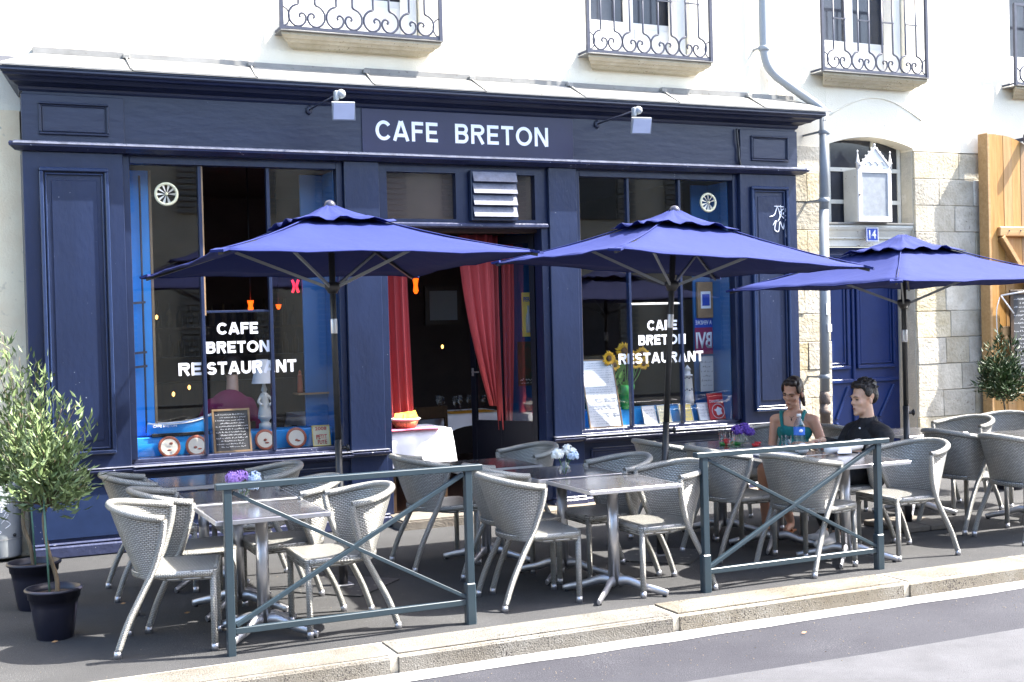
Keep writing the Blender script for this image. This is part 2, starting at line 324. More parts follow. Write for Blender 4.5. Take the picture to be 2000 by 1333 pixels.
def text(body, parent, m, x, z, y, w_, h_, off=.0, name='lettering', rot=None, flip=False, track=1.0, ext=.0015, local=False):
    """lettering of width w_ and height h_, lower left corner at x,z on the plane y, facing -y"""
    c = bpy.data.curves.new('t', 'FONT'); c.body = body; c.size = 1; c.offset = off; c.extrude = .0; c.space_character = track; c.resolution_u = 4
    o = bpy.data.objects.new('t', c); link(o); bpy.context.view_layer.update()
    me = bpy.data.meshes.new_from_object(o.evaluated_get(bpy.context.evaluated_depsgraph_get())); bpy.data.objects.remove(o); bpy.data.curves.remove(c)
    bm = bmesh.new(); bm.from_mesh(me); bpy.data.meshes.remove(me)
    xs = [v.co.x for v in bm.verts]; ys = [v.co.y for v in bm.verts]; x0, x1, y0, y1 = min(xs), max(xs), min(ys), max(ys)
    for v in bm.verts:
        u = (v.co.x-x0)/(x1-x0); t = (v.co.y-y0)/(y1-y0)
        if flip: u = 1-u
        v.co = Vector((x+u*w_, y, z+t*h_))
    r = bmesh.ops.extrude_face_region(bm, geom=bm.faces[:])
    bmesh.ops.translate(bm, vec=(0, -ext, 0), verts=[e for e in r['geom'] if isinstance(e, bmesh.types.BMVert)])
    bmesh.ops.recalc_face_normals(bm, faces=bm.faces)
    if rot is not None: bmesh.ops.transform(bm, matrix=rot, verts=bm.verts)
    return obj(name, bm, m, parent, local=local)
def bold(body, parent, m, x, z, y, w_, h_, th, gap=.13, name='lettering', widths=None):
    """upright bold sans capitals built from thick strokes; th is the stroke width"""
    W = dict(C=.86, A=.86, F=.62, E=.64, B=.72, R=.74, T=.68, O=.92, N=.78, S=.70, U=.76); W[' '] = .4
    tot = sum(W[c] for c in body)+gap*(len(body)-1); kx = w_/tot; bm = bmesh.new(); cx = x; d = [0]
    def quad(P):
        d[0] = (d[0]+1) % 9; yy = y-.0003*d[0]
        f = [bm.verts.new((p[0], yy-.0012, p[1])) for p in P]; bm.faces.new(f)
    def st(a, b):
        a, b = Vector(a), Vector(b); u = (b-a).normalized(); n = Vector((-u.y, u.x))*th/2
        quad([a-n, b-n, b+n, a+n])
    def arc(c, rx, rz, a0, a1, k=18):
        P = [(c[0]+rx*math.cos(R(a0+(a1-a0)*i/k)), c[1]+rz*math.sin(R(a0+(a1-a0)*i/k))) for i in range(k+1)]
        Q = [(c[0]+(rx-th)*math.cos(R(a0+(a1-a0)*i/k)), c[1]+(rz-th)*math.sin(R(a0+(a1-a0)*i/k))) for i in range(k+1)]
        d[0] = (d[0]+1) % 9; yy = y-.0003*d[0]-.0012
        pv = [bm.verts.new((p[0], yy, p[1])) for p in P]; qv = [bm.verts.new((p[0], yy, p[1])) for p in Q]
        for i in range(k): bm.faces.new((pv[i], pv[i+1], qv[i+1], qv[i]))
    for ch in body:
        w = W[ch]*kx; L = cx; Rr = cx+w; b, t = z, z+h_; m_ = z+h_*.5; q = th/2
        if ch in 'FEBRNT' and ch != 'T': st((L+q, b), (L+q, t))
        if ch == 'F': st((L+th, t-q), (Rr, t-q)); st((L+th, m_+.02*h_), (Rr-.08*w, m_+.02*h_))
        if ch == 'E': st((L+th, t-q), (Rr, t-q)); st((L+th, m_), (Rr-.08*w, m_)); st((L+th, b+q), (Rr, b+q))
        if ch == 'T': st((L, t-q), (Rr, t-q)); st(((L+Rr)/2, b), ((L+Rr)/2, t-th))
        if ch == 'N': st((Rr-q, b), (Rr-q, t)); st((L+th*.6, t-.02*h_), (Rr-th*.6, b+.02*h_))
        if ch == 'A': st((L+q*.9, b), ((L+Rr)/2-q*.25, t)); st((Rr-q*.9, b), ((L+Rr)/2+q*.25, t)); st((L+w*.25, b+h_*.28), (Rr-w*.25, b+h_*.28))
        if ch in 'BR':
            rz = h_*.275; c1 = (Rr-rz*(1.1 if ch == 'B' else 1.0), t-rz); st((L+th, t-q), (c1[0], t-q)); st((L+th, t-2*rz+q), (c1[0], t-2*rz+q)); arc(c1, rz, rz, -90, 90)
            if ch == 'B':
                r2 = (h_-2*rz+th*.9)/2; c2 = (Rr-r2, b+r2); st((L+th, b+q), (c2[0], b+q)); arc(c2, r2, r2, -90, 90)
            else: st((L+w*.5, t-2*rz+q), (Rr-q, b))
        if ch == 'O': arc(((L+Rr)/2, m_), w/2, h_/2, 0, 360, 32)
        if ch == 'C': arc(((L+Rr)/2, m_), w/2, h_/2, 38, 322, 28)
        if ch == 'U': rr_ = w/2; st((L+q, b+rr_), (L+q, t)); st((Rr-q, b+rr_), (Rr-q, t)); arc(((L+Rr)/2, b+rr_), rr_, rr_, 180, 360)
        if ch == 'S':
            rz = (h_+th)/4; arc(((L+Rr)/2, t-rz), w/2*.96, rz, 20, 268, 20); arc(((L+Rr)/2, b+rz), w/2, rz, -160, 88, 20)
        cx += w+gap*kx*(.35 if ch == 'C' else 1)
    for f in bm.faces:
        if f.normal.y > 0: f.normal_flip()
    bmesh.ops.recalc_face_normals(bm, faces=bm.faces)
    return obj(name, bm, m, parent)
def scribble(bm, x0, x1, z, h, y, rnd, th=.004):
    """one line of loose handwriting as short flat strokes"""
    x = x0
    while x < x1:
        L = rnd.uniform(.4, 1.2)*h; pts = []
        n = rnd.randint(3, 5)
        for k in range(n+1): pts.append((x+L*k/n, z+rnd.uniform(0, h)*(1 if k % 2 else .35)))
        for (ax, az), (bx, bz) in zip(pts, pts[1:]):
            d = Vector((bx-ax, 0, bz-az)); 
            if d.length < 1e-4: continue
            p = Vector((-d.z, 0, d.x)).normalized()*th/2
            A = Vector((ax, y, az)); B = Vector((bx, y, bz))
            bm.faces.new([bm.verts.new(A-p), bm.verts.new(B-p), bm.verts.new(B+p), bm.verts.new(A+p)])
        x += L+h*(.25 if rnd.random() < .7 else .8)
def panel_frame(bm, x0, x1, z0, z1, y, wd=.035, dp=.03):
    """raised picture-frame moulding on the plane y"""
    box(bm, x0, x1, y-dp, y, z1-wd, z1, .006); box(bm, x0, x1, y-dp, y, z0, z0+wd, .006)
    box(bm, x0, x0+wd, y-dp+.002, y+.001, z0+wd, z1-wd, .006); box(bm, x1-wd, x1, y-dp+.002, y+.001, z0+wd, z1-wd, .006)
    q = wd*1.35
    box(bm, x0+q, x1-q, y-dp*.5, y, z1-q-wd*.5, z1-q, .004); box(bm, x0+q, x1-q, y-dp*.5, y, z0+q, z0+q+wd*.5, .004)
    box(bm, x0+q, x0+q+wd*.5, y-dp*.5+.001, y+.001, z0+q+wd*.5, z1-q-wd*.5, .004); box(bm, x1-q-wd*.5, x1-q, y-dp*.5+.001, y+.001, z0+q+wd*.5, z1-q-wd*.5, .004)
#==== ground
bm = nb(); box(bm, -60, 90, -60, 6.4, -.3, -.1); 
bm2 = nb(); box(bm2, -300, 300, -300, 300, -.5, -.32); struct('ground', bm2, 'road')
struct('road', bm, 'road')
bm = nb(); bm.faces.new([bm.verts.new(p) for p in ((-60, -2, -.096), (90, -2, -.096), (90, 5.44, -.096), (6, 5.46, -.096), (4.7, 5.47, -.096), (3.4, 5.52, -.096), (2.0, 5.5, -.096), (-60, 5.5, -.096))]); struct('road_lane', bm, 'road2')
bm = nb(); box(bm, -60, 90, -4.2, -1.6, -.3, .02); struct('far_pavement', bm, 'asphalt')
bm = nb()
xs = [-20+.31*i for i in range(int(46/.31))]
rr = random.Random(3)
lo = [bm.verts.new((x, 6.25+rr.uniform(-.012, .012), -.096)) for x in xs]; hi = [bm.verts.new((x, 6.425, -.096)) for x in xs]
for i in range(len(xs)-1): bm.faces.new((lo[i], lo[i+1], hi[i+1], hi[i]))
struct('gutter_line', bm, 'gutter')
bm = nb(); box(bm, -60, 90, 6.74, 14.4, -.3, 0); struct('pavement', bm, 'asphalt')
kerb = thing('kerb', None, None, (0, 6.4, -.1), kind='structure')
kx = [-8.8, -6.9, -5.1, -3.3, -1.5, .35, 2.18, 3.98, 5.78, 7.02, 8.9, 10.7, 12.6, 14.4, 16.3]
for i in range(len(kx)-1):
    bm = nb(); j = rr.uniform(-.008, .008)
    box(bm, kx[i]+.005, kx[i+1]-.005, 6.42+j, 6.745, -.25, .010+rr.uniform(-.004, .004), .022, 3)
    for v in bm.verts: v.co += Vector((0, rr.uniform(-.004, .004), rr.uniform(-.003, .003)))
    o = obj('kerb_stone', bm, 'granite', kerb)
bm = nb(); box(bm, -9, 17, 6.44, 6.738, -.25, .001); obj('mortar_bed', bm, 'mortar', kerb)
#==== our side building
WY = 10.9
bld = thing('apartment_building', 'cream plastered old building with iron window railings above the navy shopfront', 'building', (6, WY, 0))
XW = [(2.75, 4.24), (5.78, 7.20), (8.62, 10.06), (11.40, 12.9)]
def wall_holes(x0, x1, z0, z1, holes, y0, y1, bm):
    holes = [(max(h[0], x0), min(h[1], x1), h[2], h[3]) for h in holes if h[1] > x0+.01 and h[0] < x1-.01]
    cuts = sorted(set([x0, x1]+[v for h in holes for v in h[:2]]))
    for a, b in zip(cuts, cuts[1:]):
        hs = sorted([h for h in holes if h[0] <= a+1e-6 and h[1] >= b-1e-6], key=lambda h: h[2]); z = z0
        for h in hs:
            if h[2] > z: box(bm, a, b, y0, y1, z, h[2])
            z = h[3]
        if z < z1: box(bm, a, b, y0, y1, z, z1)
holes = [(a+.12, b-.12, 4.42, 6.6) for a, b in XW]
bm = nb(); wall_holes(-6, 8.8, 3.63, 9.5, holes, WY, WY+.45, bm)
# plaster band over the entrance with its shallow arch
def arch_z(x): 
    u = (x-9.41)/.61; return 3.655+.105*max(0, 1-u*u)
n_ = 20
for i in range(n_):
    a = 8.8+1.22*i/n_; b = 8.8+1.22*(i+1)/n_
    bm.faces  # noqa
    prism(bm, [(a, arch_z(a)), (b, arch_z(b)), (b, 4.42), (a, 4.42)], WY-.002, WY+.45)
wall_holes(8.8, 10.02, 4.42, 9.5, holes, WY, WY+.45, bm)
wall_holes(10.02, 16, 3.63, 9.5, holes, WY, WY+.45, bm)
bmesh.ops.remove_doubles(bm, verts=bm.verts, dist=1e-5)
obj('wall', bm, 'plaster', bld)
bm = nb(); box(bm, -6, .604, WY-.035, WY+.4, .64, 3.63); obj('wall', bm, 'stained', bld)
bm = nb(); box(bm, -6, .585, WY-.07, WY+.4, 0, .635, .01); obj('plinth', bm, 'sillstone', bld)
bm = nb(); box(bm, .57, 8.8, WY+.3, WY+.4, 3.3, 3.63); box(bm, 8.14, 8.8, WY+.02, WY+.4, 0, 3.63); box(bm, 10.02, 11.3, WY+.025, WY+.4, 0, 3.63); box(bm, 11.3, 16, WY+.02, WY+.4, 0, 3.63); obj('rubble_core', bm, 'mortar', bld)
# raised line of an older arch in the plaster
bm = nb(); pts = [(8.85+1.3*t, WY-.004, 3.98+.22*math.sin(math.pi*t)) for t in [i/16 for i in range(17)]]; tube(bm, pts, .01, 6); obj('plaster_ridge', bm, 'plaster', bld)
rr = random.Random(11)
def stones(x0, x1, z0, z1, rows, per, yf, parent, axis='x', flip=0):
    hz = (z1-z0)/rows
    for r in range(rows):
        k = per if (r+flip) % 2 else per+1
        ws = [rr.uniform(.7, 1.3) for _ in range(k)]; s = sum(ws); c = x0
        for q in ws:
            wq = (x1-x0)*q/s; bm = nb(); pr = rr.uniform(-.007, .004)
            if axis == 'x': box(bm, c+.002, c+wq-.002, yf+pr, yf+.1, z0+r*hz+.002, z0+(r+1)*hz-.002, .006)
            else: box(bm, yf, yf+.08+pr, c+.006, c+wq-.006, z0+r*hz+.006, z0+(r+1)*hz-.006, .011)
            for v in bm.verts: v.co += Vector((rr.uniform(-.003, .003), rr.uniform(-.004, .004), rr.uniform(-.003, .003)))
            obj('stone_block', bm, 'limestone', parent); c += wq
stones(8.17, 8.8, 0, 3.63, 12, 1, WY-.02, bld)
stones(10.03, 11.3, 0, 3.62, 12, 2, WY-.005, bld)
# entrance recess reveals
for x0, x1 in ((8.79, 8.81), (10.01, 10.03)):
    pass
bm = nb(); 
stones(WY+.11, WY+.40, 0, 3.62, 12, 0, 10.021, bld, axis='y', flip=0)
bm.free()
# upper windows
def curl(cx, cz, s, sx, y):
    pts = []
    for k in range(15):
        a = math.pi*1.5-sx*0; t = k/14; ang = -math.pi/2+t*math.pi*2.1; r = s*(1-.62*t)
        pts.append((cx+sx*(r*math.cos(ang)), y, cz+r*math.sin(ang)*1.0+s*(.0)))
    return pts
for wi, (a, b) in enumerate(XW):
    win = obj('window', (lambda q: (box(q, a+.121, b-.121, WY+.24, WY+.30, 4.425, 4.86), box(q, a+.121, a+.20, WY+.24, WY+.30, 4.86, 6.6), box(q, b-.20, b-.121, WY+.24, WY+.30, 4.86, 6.6), box(q, (a+b)/2-.05, (a+b)/2+.05, WY+.225, WY+.30, 4.425, 6.6), box(q, a+.22, (a+b)/2-.07, WY+.232, WY+.241, 4.50, 4.80, .006), box(q, (a+b)/2+.07, b-.22, WY+.232, WY+.241, 4.50, 4.80, .006), q)[-1])(nb()), 'white', bld)
    for x0, x1 in ((a+.20, (a+b)/2-.05), ((a+b)/2+.05, b-.20)):
        bm = nb(); box(bm, x0, x1, WY+.262, WY+.268, 4.86, 6.58); obj('pane', bm, 'dkglass', win)
    bm = nb()  # net curtain
    for k in range(12):
        x = (a+b)/2+.25+k*.02; box(bm, x, x+.02, WY+.275+.006*(k % 2), WY+.28+.006*(k % 2), 4.88, 6.5)
    obj('curtain', bm, 'cloth', win)
    bm = nb(); box(bm, a+.122, a+.16, WY+.03, WY+.238, 4.43, 6.6); obj('shutter_leaf', bm, 'plaster2', win); bm = nb(); box(bm, b-.24, b-.13, WY+.06, WY+.225, 4.43, 6.6, .008); obj('shutter_leaf', bm, 'plaster2', win)
    sill = obj('window_sill', extr_x(nb(), [(WY, 4.40), (WY-.20, 4.40), (WY-.205, 4.375), (WY-.19, 4.365), (WY-.175, 4.35), (WY-.15, 4.345), (WY-.13, 4.325), (WY-.10, 4.32), (WY-.07, 4.295), (WY, 4.29)], a+.15, b-.15, .75, .75), 'sillstone', bld)
    bm = nb(); box(bm, a-.015, b+.015, WY-.235, WY+.002, 4.402, 4.409); obj('lead_capping', bm, 'lead', sill)
    rail = thing('window_railing', None, None, (a, WY, 4.4)); rail.parent = bld; rail.location = Vector((a, WY, 4.4))-Vector(OFF[bld.name]); OFF[rail.name] = Vector((a, WY, 4.4))
    y = WY-.20
    bm = nb(); bar(bm, (a, y, 4.435), (b, y, 4.435), .018, .028); bar(bm, (a, WY, 4.435), (a, y, 4.435), .016, .02); bar(bm, (b, WY, 4.435), (b, y, 4.435), .016, .02)
    box(bm, a-.016, a+.016, y-.016, y+.016, 4.41, 5.35); box(bm, b-.016, b+.016, y-.016, y+.016, 4.41, 5.35); bar(bm, (a-.01, y, 5.35), (b+.01, y, 5.35), .02, .03)
    obj('rail_frame', bm, 'iron', rail)
    n = 4; pitch = (b-a)/(n+.34)
    for k in range(n):
        cx = a+pitch*(k+.67); bm = nb()
        for s in (-1, 1):
            pts = [(cx+s*.075, y, 5.33), (cx+s*.075, y, 4.66), (cx+s*.078, y, 4.645), (cx+s*.125, y, 4.625), (cx+s*.16, y, 4.575), (cx+s*.158, y, 4.51), (cx+s*.12, y, 4.465), (cx+s*.075, y, 4.455), (cx+s*.03, y, 4.475), (cx+s*.008, y, 4.52), (cx+s*.02, y, 4.56), (cx+s*.05, y, 4.57), (cx+s*.068, y, 4.548), (cx+s*.056, y, 4.53)]
            tube(bm, spline(pts[2:], 3), .0105, 6); tube(bm, pts[:3], .0105, 6)
        arc = [(cx+.075*math.cos(t), y, 5.08+.10*math.sin(t)) for t in [math.pi*i/8 for i in range(9)]]
        bar(bm, (cx-.085, y-.006, 4.985), (cx+.085, y-.006, 4.985), .012, .012)
        obj('scroll_bar', bm, 'iron', rail)
    for s, cx in ((1, a), (-1, b)):
        bm = nb(); tube(bm, spline([(cx+s*.01, y, 4.62), (cx+s*.055, y, 4.59), (cx+s*.075, y, 4.53), (cx+s*.05, y, 4.465), (cx+s*.01, y, 4.45)], 4), .007, 5); obj('scroll_bar', bm, 'iron', rail)
# entrance: fanlight grid, lintel, door
fan = obj('fanlight', (lambda q: ([box(q, x-.02, x+.02, WY+.20, WY+.24, 2.78, 3.76) for x in (8.83, 8.99, 9.61, 9.99)], [box(q, 8.81, 10.01, WY+.199, WY+.238, z-.022, z+.022) for z in (3.06, 3.42)], q)[-1])(nb()), 'offwhite', bld)
fx = [8.81, 8.97, 9.01, 9.59, 9.63, 9.97]; fz = [2.78, 3.04, 3.08, 3.40, 3.44, 3.75]
for i in range(0, 6, 2):
    for j in range(0, 6, 2):
        bm = nb(); box(bm, fx[i], fx[i+1]+.04, WY+.216, WY+.222, fz[j], fz[j+1]); obj('pane', bm, 'dkglass', fan)
bm = nb(); extr_x(bm, [(WY+.25, 2.79), (WY+.03, 2.79), (WY+.02, 2.765), (WY+.035, 2.74), (WY+.055, 2.72), (WY+.09, 2.655), (WY+.09, 2.64), (WY+.12, 2.63), (WY+.12, 2.555), (WY+.25, 2.555)], 8.81, 10.018); obj('lintel', bm, 'offwhite', bld)
bm = nb(); box(bm, 8.81, 10.01, WY+.005, WY+.245, 2.795, 2.812); obj('lead_capping', bm, 'lead', bld)
dr = thing('entrance_door', None, None, (9.4, WY+.3, 0)); dr.parent = bld; dr.location = Vector((9.4, WY+.3, 0))-OFF[bld.name]; OFF[dr.name] = Vector((9.4, WY+.3, 0))
DY = WY+.30
bm = nb(); box(bm, 8.81, 10.02, DY, DY+.05, 0, 2.555); obj('door_leaf', bm, 'doorblue', dr)
for x0, x1 in ((8.83, 9.30), (9.40, 9.96)):
    bm = nb(); panel_frame(bm, x0, x1, 1.18, 2.48, DY, .04, .035); obj('door_panel', bm, 'doorblue', dr)
    cx = (x0+x1)/2
    for sx in (-1, 1):
        for z0, z1 in ((.98, .62), (.24, .58)):
            bm = nb(); bar(bm, (cx+sx*(x1-x0)*.44, DY-.012, z0), (cx+sx*.03, DY-.012, z1), .03, .03, (0, 1, 0), .006); obj('diagonal_moulding', bm, 'doorblue', dr)
bm = nb(); box(bm, 8.82, 10.0, DY-.03, DY, 1.02, 1.07, .01); box(bm, 9.335, 9.365, DY-.035, DY, 0, 2.5, .008); obj('rail_moulding', bm, 'doorblue', dr)
bm = nb(); box(bm, 8.8, 10.03, WY-.05, WY+.3, 0, .1, .012); obj('threshold', bm, 'step', bld)
# house number
hn = thing('house_number_plate', 'blue enamel house number 14 on the lintel under the white cabinet', 'house number', (9.41, WY+.0, 2.68))
bm = nb(); box(bm, 9.325, 9.495, WY-.002, WY+.012, 2.60, 2.76, .006); obj('plate', bm, 'plateblue', hn)
bm = nb(); [box(bm, *q) for q in ((9.327, 9.493, WY-.005, WY-.002, 2.748, 2.756), (9.327, 9.493, WY-.005, WY-.002, 2.604, 2.612), (9.327, 9.335, WY-.005, WY-.002, 2.612, 2.748), (9.485, 9.493, WY-.005, WY-.002, 2.612, 2.748))]; obj('border', bm, 'letter', hn)
text('14', hn, 'letter', 9.36, 2.632, WY-.003, .10, .098, .03, name='numeral')
# gothic cabinet
cab = thing('gothic_wall_cabinet', 'white carved gothic cabinet with dusty glass door above number 14', 'cabinet', (9.38, WY, 2.8))
cy0 = WY-.07
bm = nb(); box(bm, 9.175, 9.635, cy0+.03, WY+.19, 2.815, 3.40, .006); obj('case', bm, 'offwhite', cab)
bm = nb()
for q in ((9.17, 9.64, 2.815, 2.87), (9.17, 9.64, 3.355, 3.41), (9.17, 9.225, 2.87, 3.355), (9.585, 9.64, 2.87, 3.355)): box(bm, q[0], q[1], cy0, cy0+.03, q[2], q[3], .005)
obj('door_frame', bm, 'white', cab)
bm = nb(); box(bm, 9.225, 9.585, cy0+.012, cy0+.02, 2.87, 3.355); obj('glass', bm, 'frost', cab)
bm = nb(); prism(bm, [(9.19, 3.41), (9.62, 3.41), (9.60, 3.44), (9.42, 3.62), (9.39, 3.62), (9.21, 3.44)], cy0, cy0+.03)
for s in (-1, 1):
    bar(bm, (9.405+s*.205, cy0-.005, 3.43), (9.405, cy0-.005, 3.64), .016, .022, (0, 1, 0))
    for k in range(5): ball(bm, (9.405+s*(.20-.040*k), cy0+.005, 3.455+k*.043), .011, 1)
for k in range(3):
    tube(bm, [(9.405+(k-1)*.09+.042*math.cos(t), cy0-.004, 3.44+.042*math.sin(t)) for t in [math.pi*i/6 for i in range(7)]], .006, 5)
ball(bm, (9.405, cy0, 3.665), .016, 1); obj('gable', bm, 'white', cab)
for x in (9.18, 9.635):
    bm = nb(); lathe(bm, [(.02, 0), (.02, .06), (.027, .065), (.018, .075), (.004, .18), (.011, .19), (.001, .205)], 8, (x, cy0+.015, 3.40)); obj('pinnacle', bm, 'white', cab)
bm = nb(); ball(bm, (9.185, cy0-.006, 3.11), .012, 1); obj('knob', bm, 'darkwood', cab)
#==== shopfront
shop = thing('cafe_shopfront', 'navy blue panelled wooden cafe shopfront with CAFE BRETON on its fascia', 'shopfront', (4.4, 10.6, 0))
FY = 10.6
PIL = [(.60, 1.37, 1), (3.25, 3.57, 0), (5.265, 5.56, 0), (7.45, 8.155, 1)]
for x0, x1, wide in PIL:
    bm = nb(); box(bm, x0, x1, FY, WY-.002, .70, 3.27, .004); p = obj('pilaster', bm, 'blue', shop)
    if wide:
        bm = nb(); panel_frame(bm, x0+.12, x1-.12, .82, 3.14, FY, .03, .04); obj('moulding', bm, 'mould', p)
        bm = nb(); box(bm, x0+.21, x1-.21, FY-.006, FY+.001, .93, 3.04, .003); obj('raised_panel', bm, 'blue', p)
    bm = nb(); box(bm, x0-.01, x1+.01, FY-.012, WY, .10, .66, .004); b0 = obj('pilaster_base', bm, 'blue', shop)
    if wide:
        bm = nb(); box(bm, x0+.09, x1-.07, FY-.03, FY-.011, .56, .585, .006); box(bm, x0+.09, x1-.07, FY-.02, FY-.011, .15, .555, .006); obj('moulding', bm, 'mould', b0)
    bm = nb(); extr_x(bm, [(FY+.01, .70), (FY-.045, .697), (FY-.065, .682), (FY-.06, .665), (FY-.02, .655), (FY-.012, .645), (FY+.01, .645)], x0-.005, x1+.005, .3, .3); cpm = obj('base_cap', bm, 'bluesill', b0)
    bm = nb(); box(bm, x0-.02, x1+.02, FY-.064, FY-.002, .7005, .705, .002); obj('lit_top_strip', bm, 'littop', b0)  # thin pale strip, light painted along the cap's top
    bm = nb(); box(bm, x0-.025, x1+.025, FY-.05, WY, 0, .10, .012); box(bm, x0-.02, x1+.02, FY-.035, WY, .101, .125, .01); obj('skirting', bm, 'bluesill', b0)
# string ledge, fascia, cornice
led = [(FY+.05, 3.335), (FY-.085, 3.335), (FY-.10, 3.318), (FY-.095, 3.30), (FY-.06, 3.285), (FY-.03, 3.27), (FY+.05, 3.27)]
for a, b, c0, c1 in ((.60, 1.385, .7, 0), (1.387, 3.262, 0, 0), (3.264, 5.265, 0, 0), (5.267, 7.447, 0, 0), (7.449, 8.155, 0, .7)):
    bm = nb(); extr_x(bm, led, a, b, c0, c1); lm = obj('ledge_moulding', bm, 'bluesill', shop)
    bm = nb(); extr_x(bm, [(FY-.004, 3.342), (FY-.088, 3.341), (FY-.105, 3.333), (FY-.107, 3.318), (FY-.095, 3.314), (FY-.004, 3.330)], a, b, c0, c1); obj('lit_top_strip', bm, 'littop', lm)  # painted light line over the ledge top and nose
bm = nb(); box(bm, .615, 8.15, FY-.004, WY-.002, 3.335, 3.744); fas = obj('fascia', bm, 'bluetop', shop)
for x0, x1 in ((.60, 1.385), (7.44, 8.155)):
    bm = nb(); box(bm, x0, x1, FY-.03, FY-.004, 3.336, 3.72, .004); obj('end_block', bm, 'bluetop', shop)
    bm = nb(); panel_frame(bm, x0+.13, x1-.12, 3.40, 3.66, FY-.03, .018, .02); obj('moulding', bm, 'bluetop', shop)
bm = nb(); box(bm, 3.42, 5.53, FY-.016, FY-.004, 3.34, 3.742, .003); sb = obj('sign_board', bm, mat('sign_board_paint', (.019, .020, .062), .4, noise=.3, nscale=1.3, stretch=(1, 1, 1)), shop)
bold('CAFE', sb, 'letter', 3.545, 3.462, FY-.0165, .61, .178, .031, .14)
bold('BRETON', sb, 'letter', 4.31, 3.462, FY-.0165, .95, .178, .031, .15)
cor = [(WY-.002, 3.905), (10.385, 3.895), (10.38, 3.87), (10.395, 3.86), (10.41, 3.855), (10.42, 3.84), (10.455, 3.832), (10.475, 3.82), (10.49, 3.805), (10.53, 3.798), (10.555, 3.785), (10.575, 3.78), (10.58, 3.76), (10.592, 3.745), (WY-.002, 3.745)]
bm = nb(); extr_x(bm, cor, .60, 8.155, 0.0, 0.0)
for v in bm.verts:
    if v.co.y < 10.62:
        e = (10.60-v.co.y)
        if v.co.x < 1: v.co.x -= e*.72
        elif v.co.x > 8: v.co.x += e*1.1
obj('cornice', bm, 'bluetop', shop)
rx = [.43, 1.43, 2.44, 3.47, 4.53, 5.55, 6.59, 7.60, 8.43]; bx = [.72, 1.45, 2.50, 3.55, 4.59, 5.63, 6.70, 7.74, 8.34]
for i in range(8):
    bm = nb(); e = .004*(i % 2)
    P = [(rx[i], 10.365, 3.914+e), (rx[i+1]+.012, 10.365, 3.914+e), (bx[i+1]+.012, WY-.06, 4.10+e), (bx[i], WY-.06, 4.10+e)]
    t = [bm.verts.new(p) for p in P]; u = [bm.verts.new((p[0], p[1], p[2]-.014)) for p in P]
    bm.faces.new(t); bm.faces.new(u[::-1])
    for k in range(4): bm.faces.new((t[k], u[k], u[(k+1) % 4], t[(k+1) % 4]))
    bmesh.ops.recalc_face_normals(bm, faces=bm.faces); sh = obj('roof_sheet', bm, 'lead', shop)
    bm = nb(); 
    if i: bar(bm, (rx[i], 10.37, 3.922), (bx[i], WY-.08, 4.108), .014, .012); box(bm, bx[i]-.03, bx[i]+.03, WY-.10, WY-.045, 4.095, 4.135, .006); obj('seam_clip', bm, 'lead', sh)
    else: bm.free()
    bm = nb(); box(bm, bx[i], bx[i+1]-.004, WY-.055, WY-.003, 4.075, 4.155-(.006*(i % 3))); obj('flashing', bm, 'lead', shop)
bm = nb(); extr_x(bm, [(10.375, 3.90), (10.375, 3.89), (WY-.01, 4.06), (WY-.01, 4.075)], .46, 8.38); obj('roof_board', bm, 'bluetop', shop)
# stall risers, sills, windows
def shop_window(x0, x1, mull, side):
    bm = nb(); box(bm, x0, x1, FY+.04, FY+.14, .10, .645); r = obj('stall_riser', bm, 'blue', shop)
    bm = nb(); panel_frame(bm, x0+.10, x1-.12, .13, .56, FY+.04, .025, .02); obj('moulding', bm, 'blue', r)
    bm = nb(); box(bm, x0, x1, FY-.02, FY+.13, 0, .10, .01); obj('skirting', bm, 'bluesill', r)
    bm = nb(); extr_x(bm, [(FY+.14, .692), (FY-.05, .682), (FY-.065, .668), (FY-.06, .652), (FY-.02, .64), (FY+.02, .62), (FY+.14, .62)], x0, x1); s = obj('sill', bm, 'bluesill', shop)
    bm = nb(); box(bm, x0, x1, FY-.068, FY+.058, .6935, .6985, .002); obj('lit_top_strip', bm, 'littop', s)  # this strip and the next: sunlight on the sill painted as pale colour
    bm = nb(); box(bm, x0+.12, x1-.14, FY+.012, FY+.04, .562, .570, .002); obj('lit_top_strip', bm, 'littop', s)
    bm = nb(); box(bm, x0, x1, FY+.06, FY+.135, .693, .712, .004); box(bm, x0, x1, FY+.09, FY+.15, .712, .745, .004); obj('bottom_rail', bm, 'bluesill', s)
    fr = obj('window_frame', (lambda q: (box(q, x0+.001, x0+.055, FY+.05, FY+.15, .745, 3.268, .004), box(q, x1-.055, x1-.001, FY+.05, FY+.15, .745, 3.268, .004), box(q, x0+.056, x1-.056, FY+.051, FY+.149, 3.20, 3.268, .004), q)[-1])(nb()), 'blue', shop)
    xs = [x0+.055]+mull+[x1-.055]
    for m_ in mull:
        bm = nb(); box(bm, m_-.014, m_+.014, FY+.075, FY+.135, .746, 3.199, .004); obj('mullion', bm, 'blue', fr)
    for k in range(len(xs)-1):
        a = xs[k]+(.014 if k else 0); b = xs[k+1]-(.014 if k < len(xs)-2 else 0); zt = 3.199
        if side == 'L' and k == 1: zt = 1.95
        bm = nb(); v = [bm.verts.new(p) for p in ((a, FY+.105, .746), (b, FY+.105, .746), (b, FY+.105, zt), (a, FY+.105, zt))]; bm.faces.new(v); obj('pane', bm, 'glass', fr)
        if zt < 3:
            bm = nb(); box(bm, a+.012, b, FY+.09, FY+.12, zt, zt+.02, .003); obj('glazing_bar', bm, 'blue', fr)
            bm = nb(); box(bm, a, a+.012, FY+.08, FY+.13, zt-.02, 3.198); obj('oak_slip', bm, 'frameoak', fr)
    return fr
w1 = shop_window(1.372, 3.248, [2.0, 2.585], 'L')
